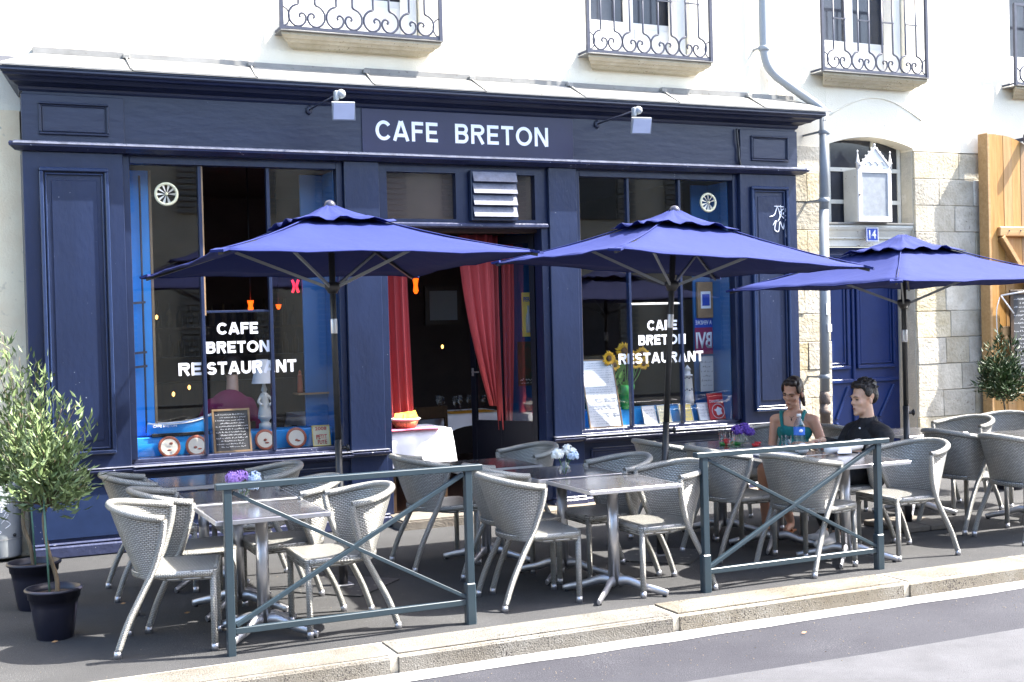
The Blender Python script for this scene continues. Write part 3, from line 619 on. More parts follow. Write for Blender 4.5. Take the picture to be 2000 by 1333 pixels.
w2 = shop_window(5.562, 7.448, [6.17, 6.765], 'R')
GY = FY+.1035
bold('CAFE', w1, 'letter', 2.115, 1.765, GY, .36, .10, .0225, .10)
bold('BRETON', w1, 'letter', 2.02, 1.605, GY, .545, .10, .0225, .10)
bold('RE', w1, 'letter', 1.785, 1.425, GY, .19, .108, .024, .10)
bold('STAURANT', w1, 'letter', 2.022, 1.423, GY, .775, .108, .024, .09)
bold('CAFE', w2, 'letter', 6.37, 1.69, GY, .355, .10, .0225, .10)
bold('BRETON', w2, 'letter', 6.265, 1.545, GY, .55, .10, .0225, .10)
bold('RESTAURANT', w2, 'letter', 6.035, 1.363, GY, .985, .105, .0235, .10)
bm = nb(); box(bm, 6.185, 6.75, FY+.085, FY+.125, 1.945, 1.965, .003); obj('glazing_bar', bm, 'offwhite', w2)
def ventilator(x, z, label, tilt):
    v = thing('window_ventilator', label, 'ventilator', (x, FY+.09, z), group='round wind ventilators in the window panes')
    bm = nb(); tube(bm, [(x+.088*math.cos(t), FY+.09, z+.088*math.sin(t)) for t in [2*math.pi*i/24 for i in range(24)]], .013, 6, closed=True); obj('rim', bm, 'cream', v)
    for k in range(9):
        a = tilt+2*math.pi*k/10; bm = nb(); ca, sa = math.cos(a), math.sin(a)
        bm.faces.new([bm.verts.new(p) for p in ((x, FY+.088, z), (x+.09*ca-.014*sa, FY+.08, z+.09*sa+.014*ca), (x+.09*ca+.012*sa, FY+.10, z+.09*sa-.012*ca))]); obj('blade', bm, 'ceramic', v)
    bm = nb(); ball(bm, (x, FY+.08, z), .016, 1); obj('hub', bm, 'cream', v)
ventilator(1.725, 2.955, 'round cream ventilator high in the left shop window', 0)
ventilator(7.115, 2.975, 'round cream ventilator high in the right shop window beside the pilaster', .3)
# door bay
bm = nb(); box(bm, 3.572, 5.262, FY+.05, FY+.13, 3.195, 3.268); box(bm, 3.572, 3.66, FY+.052, FY+.132, 2.77, 3.195); box(bm, 5.14, 5.262, FY+.052, FY+.132, 2.77, 3.195); box(bm, 4.33, 4.45, FY+.051, FY+.131, 2.77, 3.195); box(bm, 3.572, 5.262, FY+.05, FY+.13, 2.72, 2.77); ov = obj('transom', bm, 'blue', shop)
bm = nb(); box(bm, 3.60, 5.255, FY-.005, FY+.12, 2.69, 2.735, .012); obj('transom_bar', bm, 'bluesill', ov)
for a, b in ((3.66, 4.33), (4.45, 5.14)):
    bm = nb(); v = [bm.verts.new(p) for p in ((a, FY+.10, 2.77), (b, FY+.10, 2.77), (b, FY+.10, 3.195), (a, FY+.10, 3.195))]; bm.faces.new(v); obj('pane', bm, 'glass', ov)
for x0, x1 in ((3.572, 3.64), (5.19, 5.262)):
    bm = nb(); box(bm, x0, x1, FY+.03, FY+.20, .10, 2.70, .004); obj('door_jamb', bm, 'blue', shop)
bm = nb(); box(bm, 3.572, 5.262, FY+.135, FY+.3, 2.66, 3.25); obj('inner_lintel', bm, 'room', shop)
vent = thing('louvre_vent', 'dusty square louvred vent cover over the cafe doorway', 'vent', (4.69, FY, 2.77))
bm = nb(); box(bm, 4.455, 4.925, FY-.02, FY+.09, 2.755, 3.222, .006); obj('housing', bm, 'blue', vent)
for k in range(4):
    z0 = 2.785+k*.108; bm = nb(); prism(bm, [(4.47, z0), (4.91, z0), (4.91, z0+.098), (4.47, z0+.098)], -.006, .006)
    bmesh.ops.transform(bm, matrix=Matrix.Translation((0, FY-.035, z0+.05)) @ Matrix.Rotation(R(-22), 4, 'X') @ Matrix.Translation((0, 0, -z0-.05)), verts=bm.verts)
    obj('slat', bm, mat('dusty_slat', (.17, .18, .23), .6, noise=.4, nscale=14, bump=.2) if k == 0 else M['dusty_slat'] if 'dusty_slat' in M else bpy.data.materials['dusty_slat'], vent)
# black cable down the right of the fascia
bm = nb(); tube(bm, spline([(7.40, FY-.03, 3.72), (7.405, FY-.035, 3.6), (7.42, FY-.03, 3.5), (7.42, FY-.035, 3.42), (7.44, FY-.03, 3.34)], 5), .012, 6); obj('cable', bm, 'black', shop)
# graffiti tag and scratches
def strokes(P, y, th, name, parent, m):
    bm = nb()
    for L in P:
        pts = spline([(x, y, z) for x, z in L], 5); tube(bm, pts, th, 5, squash=1)
    return obj(name, bm, m, parent)
strokes([[(7.80, 2.83), (7.86, 2.85), (7.90, 2.93), (7.93, 2.84), (7.90, 2.78), (7.95, 2.86), (7.94, 2.95)], [(7.86, 2.94), (7.99, 2.93), (7.93, 2.87), (8.0, 2.80)], [(7.84, 2.74), (7.88, 2.79), (7.86, 2.70), (7.91, 2.68), (7.93, 2.78), (7.97, 2.70), (7.99, 2.83)], [(7.97, 2.94), (8.01, 2.90), (7.97, 2.86), (8.03, 2.83), (7.99, 2.79)], [(7.99, 2.78), (8.0, 2.62)]], FY-.008, .005, 'graffiti_tag', shop, 'letter')
# step along the base
stp = thing('doorstep', None, None, (4.4, 10.45, 0), kind='structure')
for a, b in ((3.60, 4.9), (4.905, 6.2), (6.205, 7.6), (7.605, 8.75)):
    bm = nb(); box(bm, a, b, 10.30, 10.56 if a > 5 else 10.95, -.05, .085 if a < 4.9 else .05, .015, 2); obj('step_stone', bm, 'step', stp)
#==== room behind the glass
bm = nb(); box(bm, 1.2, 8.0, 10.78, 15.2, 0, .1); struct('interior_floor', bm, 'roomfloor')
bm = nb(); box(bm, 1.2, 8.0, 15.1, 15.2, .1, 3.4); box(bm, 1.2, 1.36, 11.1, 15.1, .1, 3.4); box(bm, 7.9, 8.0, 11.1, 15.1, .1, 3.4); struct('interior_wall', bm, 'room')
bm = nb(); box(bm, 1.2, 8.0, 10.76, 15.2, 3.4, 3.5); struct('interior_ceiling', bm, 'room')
# display bays: blue reveals, ledges
def bay(name, x0, x1, lab):
    t = thing(name, lab, 'window display', ((x0+x1)/2, 10.9, .7))
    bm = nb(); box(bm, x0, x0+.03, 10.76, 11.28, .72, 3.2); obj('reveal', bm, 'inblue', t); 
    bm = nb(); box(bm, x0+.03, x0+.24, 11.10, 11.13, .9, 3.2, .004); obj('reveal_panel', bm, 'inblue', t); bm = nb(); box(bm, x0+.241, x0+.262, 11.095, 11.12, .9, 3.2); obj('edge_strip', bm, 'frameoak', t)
    bm = nb(); box(bm, x1-.03, x1, 10.76, 11.28, .72, 3.2); box(bm, x1-.24, x1-.03, 11.10, 11.13, .9, 3.2, .004); obj('reveal', bm, 'inblue_shade', t)  # shadow side, shade carried by the darker blue
    bm = nb(); box(bm, x0+.03, x1-.03, 10.985, 11.30, .72, .895, .004); obj('ledge', bm, 'inblue', t)
    bm = nb(); box(bm, x0+.03, x1-.03, 10.755, 10.985, .70, .735, .003); obj('inner_sill', bm, 'bluesill' if x0 < 4 else 'offwhite', t)
    bm = nb(); tube(bm, [(x0+.16, 11.06, .93), (x0+.16, 11.06, 3.15)], .009, 6); 
    for z in (1.5, 1.62, 2.05): bar(bm, (x0+.05, 11.03, z), (x0+.18, 11.05, z+.01), .012, .02)
    obj('espagnolette_bolt', bm, 'iron', t)
bay('window_bay', 1.40, 3.22, 'bright blue display bay behind the left shop window')
bay('window_bay', 5.59, 7.42, 'bright blue display bay behind the right shop window')
# decorated plates
pl = [(1.725, .79, 'cormorant', (.015, .02)), (1.955, .785, 'boat', (-.01, -.02)), (2.556, .80, 'gull', (.0, -.01)), (2.838, .80, 'anchor', (0, -.03))]
LB = ['terracotta rimmed plate leaning at the far left of the left window', 'terracotta rimmed plate beside the slate menu board, on its left', 'terracotta rimmed plate below the white lamp, right of the menu board', 'terracotta rimmed plate next to the yellow 2008 guide']
for (x, z, _, (ox, oz)), lb in zip(pl, LB):
    t = thing('decorated_plate', lb, 'plate', (x, 10.93, z-.055), group='terracotta plates on the window sill'); mt = Matrix.Translation((x, 10.93, z+.02)) @ Matrix.Rotation(R(76), 4, 'X')
    bm = nb(); lathe(bm, [(.045, -.012), (.095, .006), (.092, .012), (.07, .004)], 22, mtx=mt); obj('rim', bm, 'terracotta', t)
    bm = nb(); lathe(bm, [(.001, -.002), (.071, .006)], 22, mtx=mt); obj('well', bm, 'ceramic', t)
    bm = nb(); ball(bm, (x+ox, 10.918, z+.03+oz), .018, 1, (1, .1, .7)); ball(bm, (x-ox+.015, 10.914, z-.005), .014, 1, (1.5, .1, .6)); obj('painted_motif', bm, 'terracotta', t)
# slate menu board
def board(name, lab, cat, x0, x1, z0, z1, y0, lean, face, frame, fw_=.018, chalk='chalkw', rows=11, title=None, dark=True, group=None):
    t = thing(name, lab, cat, ((x0+x1)/2, y0, z0), group=group); H = z1-z0; L = Matrix.Translation((0, y0, z0)) @ Matrix.Rotation(-lean, 4, 'X')
    def P(bm): bmesh.ops.transform(bm, matrix=L, verts=bm.verts); return bm
    bm = nb(); box(bm, x0, x1, .004, .014, 0, H); obj('face', P(bm), face, t)
    if fw_:
        bm = nb(); 
        for q in ((x0, x1, 0, fw_), (x0, x1, H-fw_, H), (x0, x0+fw_, fw_, H-fw_), (x1-fw_, x1, fw_, H-fw_)): box(bm, q[0], q[1], -.004, .015, q[2], q[3], .002)
        obj('frame', P(bm), frame, t)
    if rows:
        bm = nb(); rn = random.Random(len(lab)); hh = (H-2*fw_)/(rows+1.5)
        for k in range(rows): scribble(bm, x0+fw_+.01+(.04 if k % 2 else 0)*(x1-x0)*3, x1-fw_-.01-(rn.random()*.12*(x1-x0)), H-fw_-hh*(k+1.4), hh*.5, .002, rn, .0028)
        obj('handwriting', P(bm), chalk, t)
    return t, L
board('slate_menu_board', 'small slate menu board in a wooden frame leaning inside the left window', 'menu board', 2.09, 2.42, .735, 1.12, 10.84, R(12), 'chalk', 'frameoak', rows=12)
board('printed_menu_board', 'large pale printed menu board leaning in the right window beside the sunflowers', 'menu board', 5.745, 6.12, .74, 1.44, 10.79, R(16), 'paper', 'frameoak', .012, 'grey', rows=26)
t, L = board('guide_book', 'yellow bordered 2008 guide standing in the left window', 'guide book', 2.985, 3.15, .735, .925, 10.90, R(14), 'cream', 'yellow', .008, rows=0, group='guide books in the shop windows')
text('2008', t, 'red', 3.015, .145, .003, .105, .03, .015, rot=L); text('PETIT', t, 'red', 3.02, .065, .003, .10, .04, .02, rot=L); text('FUTE', t, 'red', 3.03, .018, .003, .085, .038, .02, rot=L)
for x, m_, lb in ((6.42, 'paperwhite', 'white guide booklet left of the umbrella pole in the right window'), (6.60, 'cream', 'cream guide booklet leaning behind the second umbrella pole'), (6.86, 'yellow', 'pale yellow guide booklet beside the right window mullion'), (7.08, 'paper', 'pale blue guide booklet beside the red guide')):
    t, L = board('guide_book', lb, 'guide book', x, x+.15, .74, .93, 10.88, R(20), m_, 'paperwhite', .006, 'grey', rows=4, group='guide books in the shop windows')
t, L = board('red_guide_board', 'red CHAMPERARD board with a white map of France in the right window', 'sign', 7.20, 7.42, .745, 1.02, 10.86, R(14), 'red', 'red', .002, rows=0, group=None)
text('CHAMPERARD', t, 'letter', 7.215, .175, .003, .19, .03, .01, rot=L)
bm = nb(); prism(bm, [(7.26+x*.10, .035+z*.10) for x, z in ((.5, 1), (.62, .9), (.95, .75), (.85, .5), (.95, .2), (.7, .15), (.5, .05), (.3, .1), (.25, .45), (0, .65), (.3, .75))], .001, .0035); bmesh.ops.transform(bm, matrix=L, verts=bm.verts); obj('map_emblem', bm, 'letter', t)
bm = nb(); tube(bm, [(7.31+.075*math.cos(a), .002, .085+.075*math.sin(a)) for a in [2*math.pi*i/24 for i in range(24)]], .0035, 4, closed=True); bmesh.ops.transform(bm, matrix=L, verts=bm.verts); obj('ring_emblem', bm, 'letter', t)
# model boat
t = thing('model_boat', 'blue and white wooden model rowing boat lettered CAFE BRETON', 'model boat', (1.82, 11.08, .896))
bm = nb(); N = 14; secs = []
for i in range(N):
    u = i/(N-1); x = 1.56+.56*u; hw = .085*math.sin(math.pi*min(1, .12+u*.80))**.7; zt = .995+.05*(2*u-1)**2*(1 if u > .5 else .3)+.02*u; zb = .93+.02*max(0, u-.8)*4
    zt += .0; zb -= .03
    secs.append([(x, 11.05-hw, zt), (x, 11.05-hw*.85, zb+.02), (x, 11.05, zb), (x, 11.05+hw*.85, zb+.02), (x, 11.05+hw, zt), (x, 11.05+hw-.012, zt-.004), (x, 11.05, zb+.035), (x, 11.05-hw+.012, zt-.004)])
vv = [[bm.verts.new(p) for p in s] for s in secs]
for A, B in zip(vv, vv[1:]):
    for k in range(8): bm.faces.new((A[k], A[(k+1) % 8], B[(k+1) % 8], B[k]))
bm.faces.new(vv[0][::-1]); bm.faces.new(vv[-1]); bmesh.ops.recalc_face_normals(bm, faces=bm.faces); obj('hull', bm, 'inblue', t)
bm = nb(); 
for s in (-1, 1): tube(bm, [(q[0 if s < 0 else 4][0], q[0 if s < 0 else 4][1], q[0 if s < 0 else 4][2]) for q in secs], .007, 5)
obj('gunwale', bm, 'white', t)
for x in (1.75, 1.92):
    bm = nb(); box(bm, x, x+.05, 10.985, 11.115, .985, .995); obj('thwart', bm, 'terracotta', t)
bm = nb(); box(bm, 1.59, 2.08, 10.972, 11.11, .896, .925, .004); obj('keel_band', bm, 'black', t)
text('CAFE BRETON', t, 'letter', 1.60, .978, 10.962, .2, .022, .02)
# figurine lamp
t = thing('figurine_lamp', 'white figurine table lamp with a white cone shade in the left window', 'lamp', (2.59, 11.1, .896))
bm = nb(); lathe(bm, [(.10, 1.315), (.052, 1.53)], 24, (2.59, 11.1, 0), cap=False); obj('lamp_shade', bm, 'white', t)
bm = nb(); lathe(bm, [(.055, .896), (.055, .95), (.035, .965), (.045, .985), (.06, 1.0), (.062, 1.03), (.045, 1.12), (.036, 1.17), (.045, 1.2), (.03, 1.225), (.014, 1.235)], 16, (2.60, 11.1, 0)); ball(bm, (2.6, 11.1, 1.255), .026, 2, (1, 1, 1.2)); lathe(bm, [(.03, 1.25), (.012, 1.31), (.006, 1.33)], 10, (2.6, 11.1, 0))
for s in (-1, 1): tube(bm, spline([(2.6+s*.035, 11.09, 1.2), (2.6+s*.062, 11.06, 1.15), (2.6+s*.03, 11.04, 1.12)], 4), .013, 6)
obj('figurine', bm, 'offwhite', t, smooth=True)
# shelf with small lighthouse
t = thing('wall_shelf', 'small wooden shelf at the right of the left window', 'shelf', (3.08, 11.15, 1.2))
bm = nb(); box(bm, 2.90, 3.19, 11.05, 11.25, 1.195, 1.21); obj('board', bm, 'frameoak', t)
def lighthouse(x, y, z, h, r, m_, lab, bands):
    t = thing('model_lighthouse', lab, 'ornament', (x, y, z))
    bm = nb(); lathe(bm, [(r, 0), (r*.9, h*.25), (r*.72, h*.72), (r*.85, h*.73), (r*.85, h*.76), (r*.5, h*.77), (r*.5, h*.88), (r*.62, h*.885), (.002, h)], 16, (x, y, z)); obj('tower', bm, m_, t)
    if bands:
        bm = nb()
        for zz in (.36, .66):
            for k in range(14):
                a = 2*math.pi*k/14; rr_ = r*(.9-.2*zz)+.003
                box(bm, x+rr_*math.cos(a)-.006, x+rr_*math.cos(a)+.006, y+rr_*math.sin(a)-.006, y+rr_*math.sin(a)+.006, z+h*zz+(k % 2)*.012, z+h*zz+.012+(k % 2)*.012)
        obj('checker_band', bm, 'navy', t)
lighthouse(2.945, 11.15, 1.211, .21, .028, 'terracotta', 'small brown wooden lighthouse on the shelf in the left window', 0)
lighthouse(7.03, 11.02, .896, .42, .065, 'white', 'white model lighthouse with navy checker bands in the right window', 1)
solo('model_boat', prism(nb(), [(3.0, 1.212), (3.13, 1.212), (3.17, 1.25), (2.98, 1.24)], 11.12, 11.17), 'frameoak', 'small wooden half boat on the shelf beside the lighthouse', 'ornament', (3.08, 11.15, 1.212))
# sunflowers
t = thing('sunflower_bouquet', 'yellow sunflowers with big green leaves in a green vase in the right window', 'flowers', (6.29, 10.98, .93)); rn = random.Random(5)
bm = nb(); lathe(bm, [(.045, .896), (.062, .93), (.07, 1.05), (.085, 1.14), (.078, 1.14), (.06, 1.05)], 18, (6.28, 11.0, 0)); obj('vase', bm, 'green', t)
for k, (dx, dy, dz, r) in enumerate([(-.22, -.03, .49, .075), (-.14, 0, .42, .06), (-.05, -.05, .56, .09), (.05, .02, .50, .07), (.16, -.04, .52, .075), (.20, .0, .42, .06), (-.2, .02, .37, .06), (.08, -.05, .43, .06)]):
    c = Vector((6.28+dx, 10.98+dy, .93+dz)); bm = nb(); tube(bm, spline([(6.28+dx*.1, 11.0, 1.08), (6.28+dx*.7, 11.0+dy, .93+dz*.7), c+Vector((0, .02, 0))], 4), .006, 5); st = obj('stem', bm, 'leaf', t)
    bm = nb(); 
    rot = Matrix.Rotation(R(rn.uniform(-25, 25)), 3, 'Z') @ Matrix.Rotation(R(rn.uniform(-30, 15)), 3, 'X')
    for q in range(26):
        a = 2*math.pi*q/26+rn.uniform(-.1, .1); l = r*rn.uniform(.9, 1.15); u = Vector((math.cos(a), 0, math.sin(a))); v = Vector((-math.sin(a), 0, math.cos(a)))
        bm.faces.new([bm.verts.new(c+rot @ p) for p in (u*r*.35-v*.004, u*l*.7-v*.012+Vector((0, -.012, 0)), u*l, u*l*.7+v*.012+Vector((0, -.008, 0)), u*r*.35+v*.004)])
    obj('flower_head', bm, 'petaly', t)
    bm = nb(); ball(bm, c+Vector((0, -.008, 0)), r*.42, 2, (1, .35, 1)); obj('flower_eye', bm, 'seed', t)
def leafshape(bm, base, tip, wd, nrm):
    base, tip = Vector(base), Vector(tip); d = tip-base; s = d.cross(Vector(nrm)).normalized()*wd; m_ = base+d*.4; m2 = base+d*.75
    bm.faces.new([bm.verts.new(p) for p in (base, m_-s, m2-s*.7, tip, m2+s*.7, m_+s)])
for k in range(10):
    a = rn.uniform(0, 6.28); z = rn.uniform(1.12, 1.38); b = Vector((6.29+.03*math.cos(a), 10.99, z)); bm = nb(); leafshape(bm, b, b+Vector((.13*math.cos(a), .05*math.sin(a)-.03, -.10+.08*rn.random())), .04, (0, 1, .4)); obj('leaf', bm, 'leaf', t)
# things on the right reveal of the right window
t = thing('framed_picture', 'wooden framed picture hanging on the blue wall of the right window', 'picture', (7.33, 11.08, 1.8))
bm = nb(); box(bm, 7.20, 7.39, 11.05, 11.09, 1.80, 2.18, .006); obj('frame', bm, 'frameoak', t); bm = nb(); box(bm, 7.235, 7.355, 11.045, 11.05, 1.90, 2.08); obj('mount', bm, 'paper', t); bm = nb(); box(bm, 7.25, 7.34, 11.041, 11.045, 1.93, 2.05); obj('print', bm, 'plateblue', t)
t = thing('sale_poster', 'red and blue A VENDRE poster seen from behind in the right window', 'poster', (7.3, 11.06, 1.42))
bm = nb(); box(bm, 7.17, 7.39, 11.075, 11.08, 1.70, 1.80); obj('banner', bm, 'plateblue', t); bm = nb(); box(bm, 7.17, 7.39, 11.076, 11.081, 1.42, 1.70); obj('sheet', bm, 'magenta', t)
text('A VENDRE', t, 'paper', 7.18, 1.73, 11.074, .20, .045, .01, flip=True); text('BVI', t, 'paper', 7.18, 1.48, 11.075, .20, .17, .03, flip=True)
board('hanging_slate', 'tall pale slate plaque with handwriting hanging in the right window', 'plaque', 7.17, 7.33, 1.03, 1.40, 10.99, 0, 'grey', 'grey', .004, 'chalk', rows=6)
t = thing('neon_sign', 'small red butterfly shaped neon light inside the left window', 'neon sign', (2.94, 11.2, 2.13))
for s in (-1, 1):
    bm = nb(); tube(bm, spline([(2.94+s*.03, 11.2, 2.245), (2.94+s*.012, 11.2, 2.19), (2.94+s*.028, 11.2, 2.13)], 5), [.012]*11, 6); obj('tube', bm, 'neon', t)
# curtains, door, doorway table
def curtain(x_top, x_bot, y0, z0, z1, lab, xk=None):
    bm = nb(); NU, NV = 28, 14; g = []
    for j in range(NV+1):
        v = j/NV; z = z1+(z0-z1)*v; row = []
        for i in range(NU+1):
            u = i/NU; e = v**1.6; xa = x_top[0]+(x_bot[0]-x_top[0])*e; xb = x_top[1]+(x_bot[1]-x_top[1])*e
            row.append(bm.verts.new((xa+(xb-xa)*u, y0+.035*math.sin(u*22+.6*math.sin(v*3))+.012*math.sin(u*47), z)))
        g.append(row)
    for j in range(NV):
        for i in range(NU): bm.faces.new((g[j][i], g[j][i+1], g[j+1][i+1], g[j+1][i]))
    r = bmesh.ops.extrude_face_region(bm, geom=bm.faces[:]); bmesh.ops.translate(bm, vec=(0, .004, 0), verts=[e for e in r['geom'] if isinstance(e, bmesh.types.BMVert)])
    return solo('curtain', bm, 'curtain', lab, 'curtain', ((x_bot[0]+x_bot[1])/2, y0, z0), 'red door curtains', True)
curtain((3.68, 3.95), (3.72, 4.00), 11.0, .45, 2.66, 'straight red curtain at the left of the cafe doorway')
curtain((4.50, 4.86), (4.80, 4.86), 11.05, 1.0, 2.66, 'red curtain swept aside behind the glass door')
curtain((4.90, 5.14), (4.94, 5.08), 11.18, .75, 2.66, 'gathered dark red curtain seen through the glass of the open door')
door = thing('glass_door', 'open navy half glazed cafe door folded inward at the right of the doorway', 'door', (5.2, 10.8, .1))
bm = nb(); 
for x0, x1 in ((0, .06), (.40, .43), (.72, .78)): box(bm, x0, x1, -.02, .02, 0, 2.55, .004)
box(bm, .06, .72, -.019, .019, 2.47, 2.55); box(bm, .06, .72, -.019, .019, .66, .74); box(bm, .06, .72, -.015, .015, 0, .66); box(bm, .12, .66, -.03, -.015, .10, .56, .008)
mt = Matrix.Translation((5.2, 10.82, .1)) @ Matrix.Rotation(R(122), 4, 'Z')
bmesh.ops.transform(bm, matrix=mt, verts=bm.verts); obj('frame', bm, mat('near_black_door_paint', (.002, .0035, .010), .5, spec=.25), door)
bm = nb(); bm.faces.new([bm.verts.new(p) for p in ((.06, 0, .74), (.72, 0, .74), (.72, 0, 2.47), (.06, 0, 2.47))]); bmesh.ops.transform(bm, matrix=mt, verts=bm.verts); obj('pane', bm, 'glass', door)
bm = nb(); bar(bm, (.745, .03, 1.18), (.745, .03, 1.26), .02, .01); bar(bm, (.75, .04, 1.22), (.66, .05, 1.22), .012, .014); bmesh.ops.transform(bm, matrix=mt, verts=bm.verts); obj('handle', bm, 'steel', door)
t = thing('drinks_poster', 'yellow bottle poster high on the blue wall by the glass door', 'poster', (5.1, 11.2, 1.7))
bm = nb(); box(bm, 5.25, 5.38, 11.24, 11.25, 1.66, 2.10); obj('sheet', bm, 'yellow', t); bm = nb(); lathe(bm, [(.03, 0), (.03, .15), (.012, .21), (.012, .27)], 10, (5.315, 11.235, 1.70)); obj('bottle_print', bm, 'grey', t); text('PERN', t, 'plateblue', 5.265, 2.01, 11.238, .10, .045, .02)
t = thing('wine_poster', 'dark wine poster below the yellow one on the blue wall', 'poster', (5.1, 11.2, 1.2))
bm = nb(); box(bm, 5.19, 5.37, 11.24, 11.25, 1.17, 1.61); obj('sheet', bm, mat('dark_green_print', (.04, .06, .03), .5, noise=.7, nscale=14, col2=(.12, .05, .03)), t); bm = nb(); scribble(bm, 5.21, 5.35, 1.22, .03, 11.238, random.Random(2)); scribble(bm, 5.22, 5.34, 1.19, .015, 11.238, random.Random(2), .002); obj('lettering', bm, 'letter', t)
bm = nb(); box(bm, 5.10, 5.6, 11.25, 11.30, .1, 3.2); struct('interior_partition', bm, mat('deep_blue_partition', (.008, .06, .17), .6))
def drape(name, lab, cx, cy, hx, hy, zt, drop, corner, mtl='cloth', group=None, seed=1):
    bm = nb(); n = 10; rn = random.Random(seed); P = []
    for i in range(4*n):
        s, q = divmod(i, n); u = q/n*2-1
        x, y = [(u*hx, -hy), (hx, u*hy), (-u*hx, hy), (-hx, -u*hy)][s]; P.append((x, y, min(1, abs(u)**3)))
    tops = [bm.verts.new((cx+x, cy+y, zt)) for x, y, c in P]; mids = []; lows = []
    for i, (x, y, c) in enumerate(P):
        l = Vector((x, y)).normalized(); wv = .018*math.sin(i*1.9+seed)+.012*math.sin(i*.83)
        mids.append(bm.verts.new((cx+x+l.x*(.012+wv*.5), cy+y+l.y*(.012+wv*.5), zt-drop*.45))); d = drop+corner*c
        lows.append(bm.verts.new((cx+x+l.x*(.03+wv), cy+y+l.y*(.03+wv), zt-d)))
    bm.faces.new(tops); k = len(P)
    for A, B in ((tops, mids), (mids, lows)):
        for i in range(k): bm.faces.new((A[i], B[i], B[(i+1) % k], A[(i+1) % k])).smooth = True
    bmesh.ops.recalc_face_normals(bm, faces=bm.faces)
    return solo(name, bm, mtl, lab, 'tablecloth', (cx, cy, zt), group)
def intable(cx, cy, zt, lab, s=.35, group='wooden tables inside the cafe', z0=.1):
    t = thing('wooden_table', lab, 'table', (cx, cy, z0), group=group)
    bm = nb(); box(bm, cx-s, cx+s, cy-s, cy+s, zt-.035, zt-.004); obj('tabletop', bm, 'darkwood', t)
    for sx in (-1, 1):
        for sy in (-1, 1):
            bm = nb(); box(bm, cx+sx*(s-.04)-.02, cx+sx*(s-.04)+.02, cy+sy*(s-.04)-.02, cy+sy*(s-.04)+.02, z0, zt-.035); obj('leg', bm, 'darkwood', t)
intable(3.93, 11.0, .84, 'small table under the white cloth in the doorway', .29)
drape('tablecloth', 'bright white tablecloth on the table in the doorway', 3.93, 11.0, .31, .31, .842, .30, .06)
solo('pink_runner', box(nb(), 3.62, 4.12, 10.66, 10.90, .845, .853, .003), 'pink', 'pink napkin laid under the bread basket on the white cloth', 'napkin', (3.87, 10.78, .845))
t = thing('bread_basket', 'wicker basket with orange napkins on the doorway table', 'basket', (3.84, 10.86, .855))
bm = nb(); lathe(bm, [(.09, 0), (.13, .075), (.125, .075), (.085, .01)], 20, (3.86, 10.88, .856)); obj('basket', bm, 'basket', t); bm = nb(); lathe(bm, [(.128, .07), (.142, .082), (.13, .09), (.118, .08)], 20, (3.86, 10.88, .856)); obj('lining', bm, 'offwhite', t)
for k in range(5):
    bm = nb(); a = k*1.3; c = Vector((3.86+.05*math.cos(a), 10.88+.05*math.sin(a), .92)); bm.faces.new([bm.verts.new(c+Vector(p)) for p in ((-.07, -.02, 0), (.07, -.02, .02), (.06, .03, .09-.01*k), (-.04, .03, .07))]); obj('napkin', bm, 'orange', t)
for k, (x, y, lb) in enumerate(((5.12, 12.55, 'white cloth table with orange mats deep inside the doorway'), (3.9, 13.6, 'dim cloth table at the back of the room'), (2.2, 13.0, 'dim cloth table behind the left shop window'))):
    intable(x, y, .84, ['dark table under cloth just inside the doorway', 'dark table at the back of the room', 'dark table behind the left window'][k])
    drape('tablecloth', lb, x, y, .38, .38, .845, .12, .12, seed=k+4)
    solo('place_mat', box(nb(), x-.25, x+.28, y-.28, y+.05, .85, .855), 'orange', ['orange place mat on the cloth table inside the doorway', 'orange place mat on the back table', 'orange place mat on the table behind the left window'][k], 'place mat', (x, y, .85))
rn = random.Random(9)
for k in range(9):
    x = 4.85+.5*rn.random(); y = 12.35+.5*rn.random()
    bm = nb(); lathe(bm, [(.028, 0), (.004, .01), (.004, .07), (.03, .10), (.035, .14), (.028, .17)], 12, (x, y, .856), cap=False); o = solo('wine_glass', bm, 'tumbler', 'clear wine glass on the cloth table inside the doorway', 'wine glass', (x, y, .856), 'wine glasses on the tables inside')
for k, (x, y, z, h, lb) in enumerate(((4.48, 12.2, 2.13, .16, 'glowing orange pendant lamp inside the doorway'), (2.68, 11.9, 1.97, .11, 'glowing orange pendant lamp behind the middle pane of the left window'), (3.10, 12.5, 2.0, .05, 'small glowing orange lamp behind the right pane of the left window'))):
    t = thing('pendant_lamp', lb, 'lamp', (x, y, z), group='orange pendant lamps'); bm = nb(); lathe(bm, [(.012, 0), (.028, .03), (.020, h*.55), (.032, h)], 12, (x, y, z), cap=False); obj('lamp_shade', bm, 'lampor', t); bm = nb(); tube(bm, [(x, y, z+h), (x, y, 3.39)], .006, 5); obj('cord', bm, 'black', t)
for x, y, z, lb in ((1.98, 12.2, 1.20, 'small warm bulb low behind the left pane'), (2.2, 12.6, 1.24, 'second small warm bulb behind the left window'), (1.95, 12.9, 1.95, 'tiny warm bulb high at the back of the room'), (5.15, 13.2, 1.55, 'tiny warm bulb seen through the glass door')):
    bm = nb(); ball(bm, (x, y, z), .016, 1, (1, 1, 1.6)); o = solo('wall_bulb', bm, 'lampyl', lb, 'light bulb', (x, y, z), 'small warm bulbs inside the cafe')
bm = nb(); box(bm, 2.2, 3.9, 14.9, 15.09, .1, 1.2); solo('bar_counter', bm, 'darkwood', 'dark wooden bar counter at the back of the cafe', 'counter', (3, 15, .1))
bs = thing('bottle_shelf', 'long shelf of bottles on the back wall behind the bar', 'shelf', (3.1, 14.95, 1.5))
rn = random.Random(21)
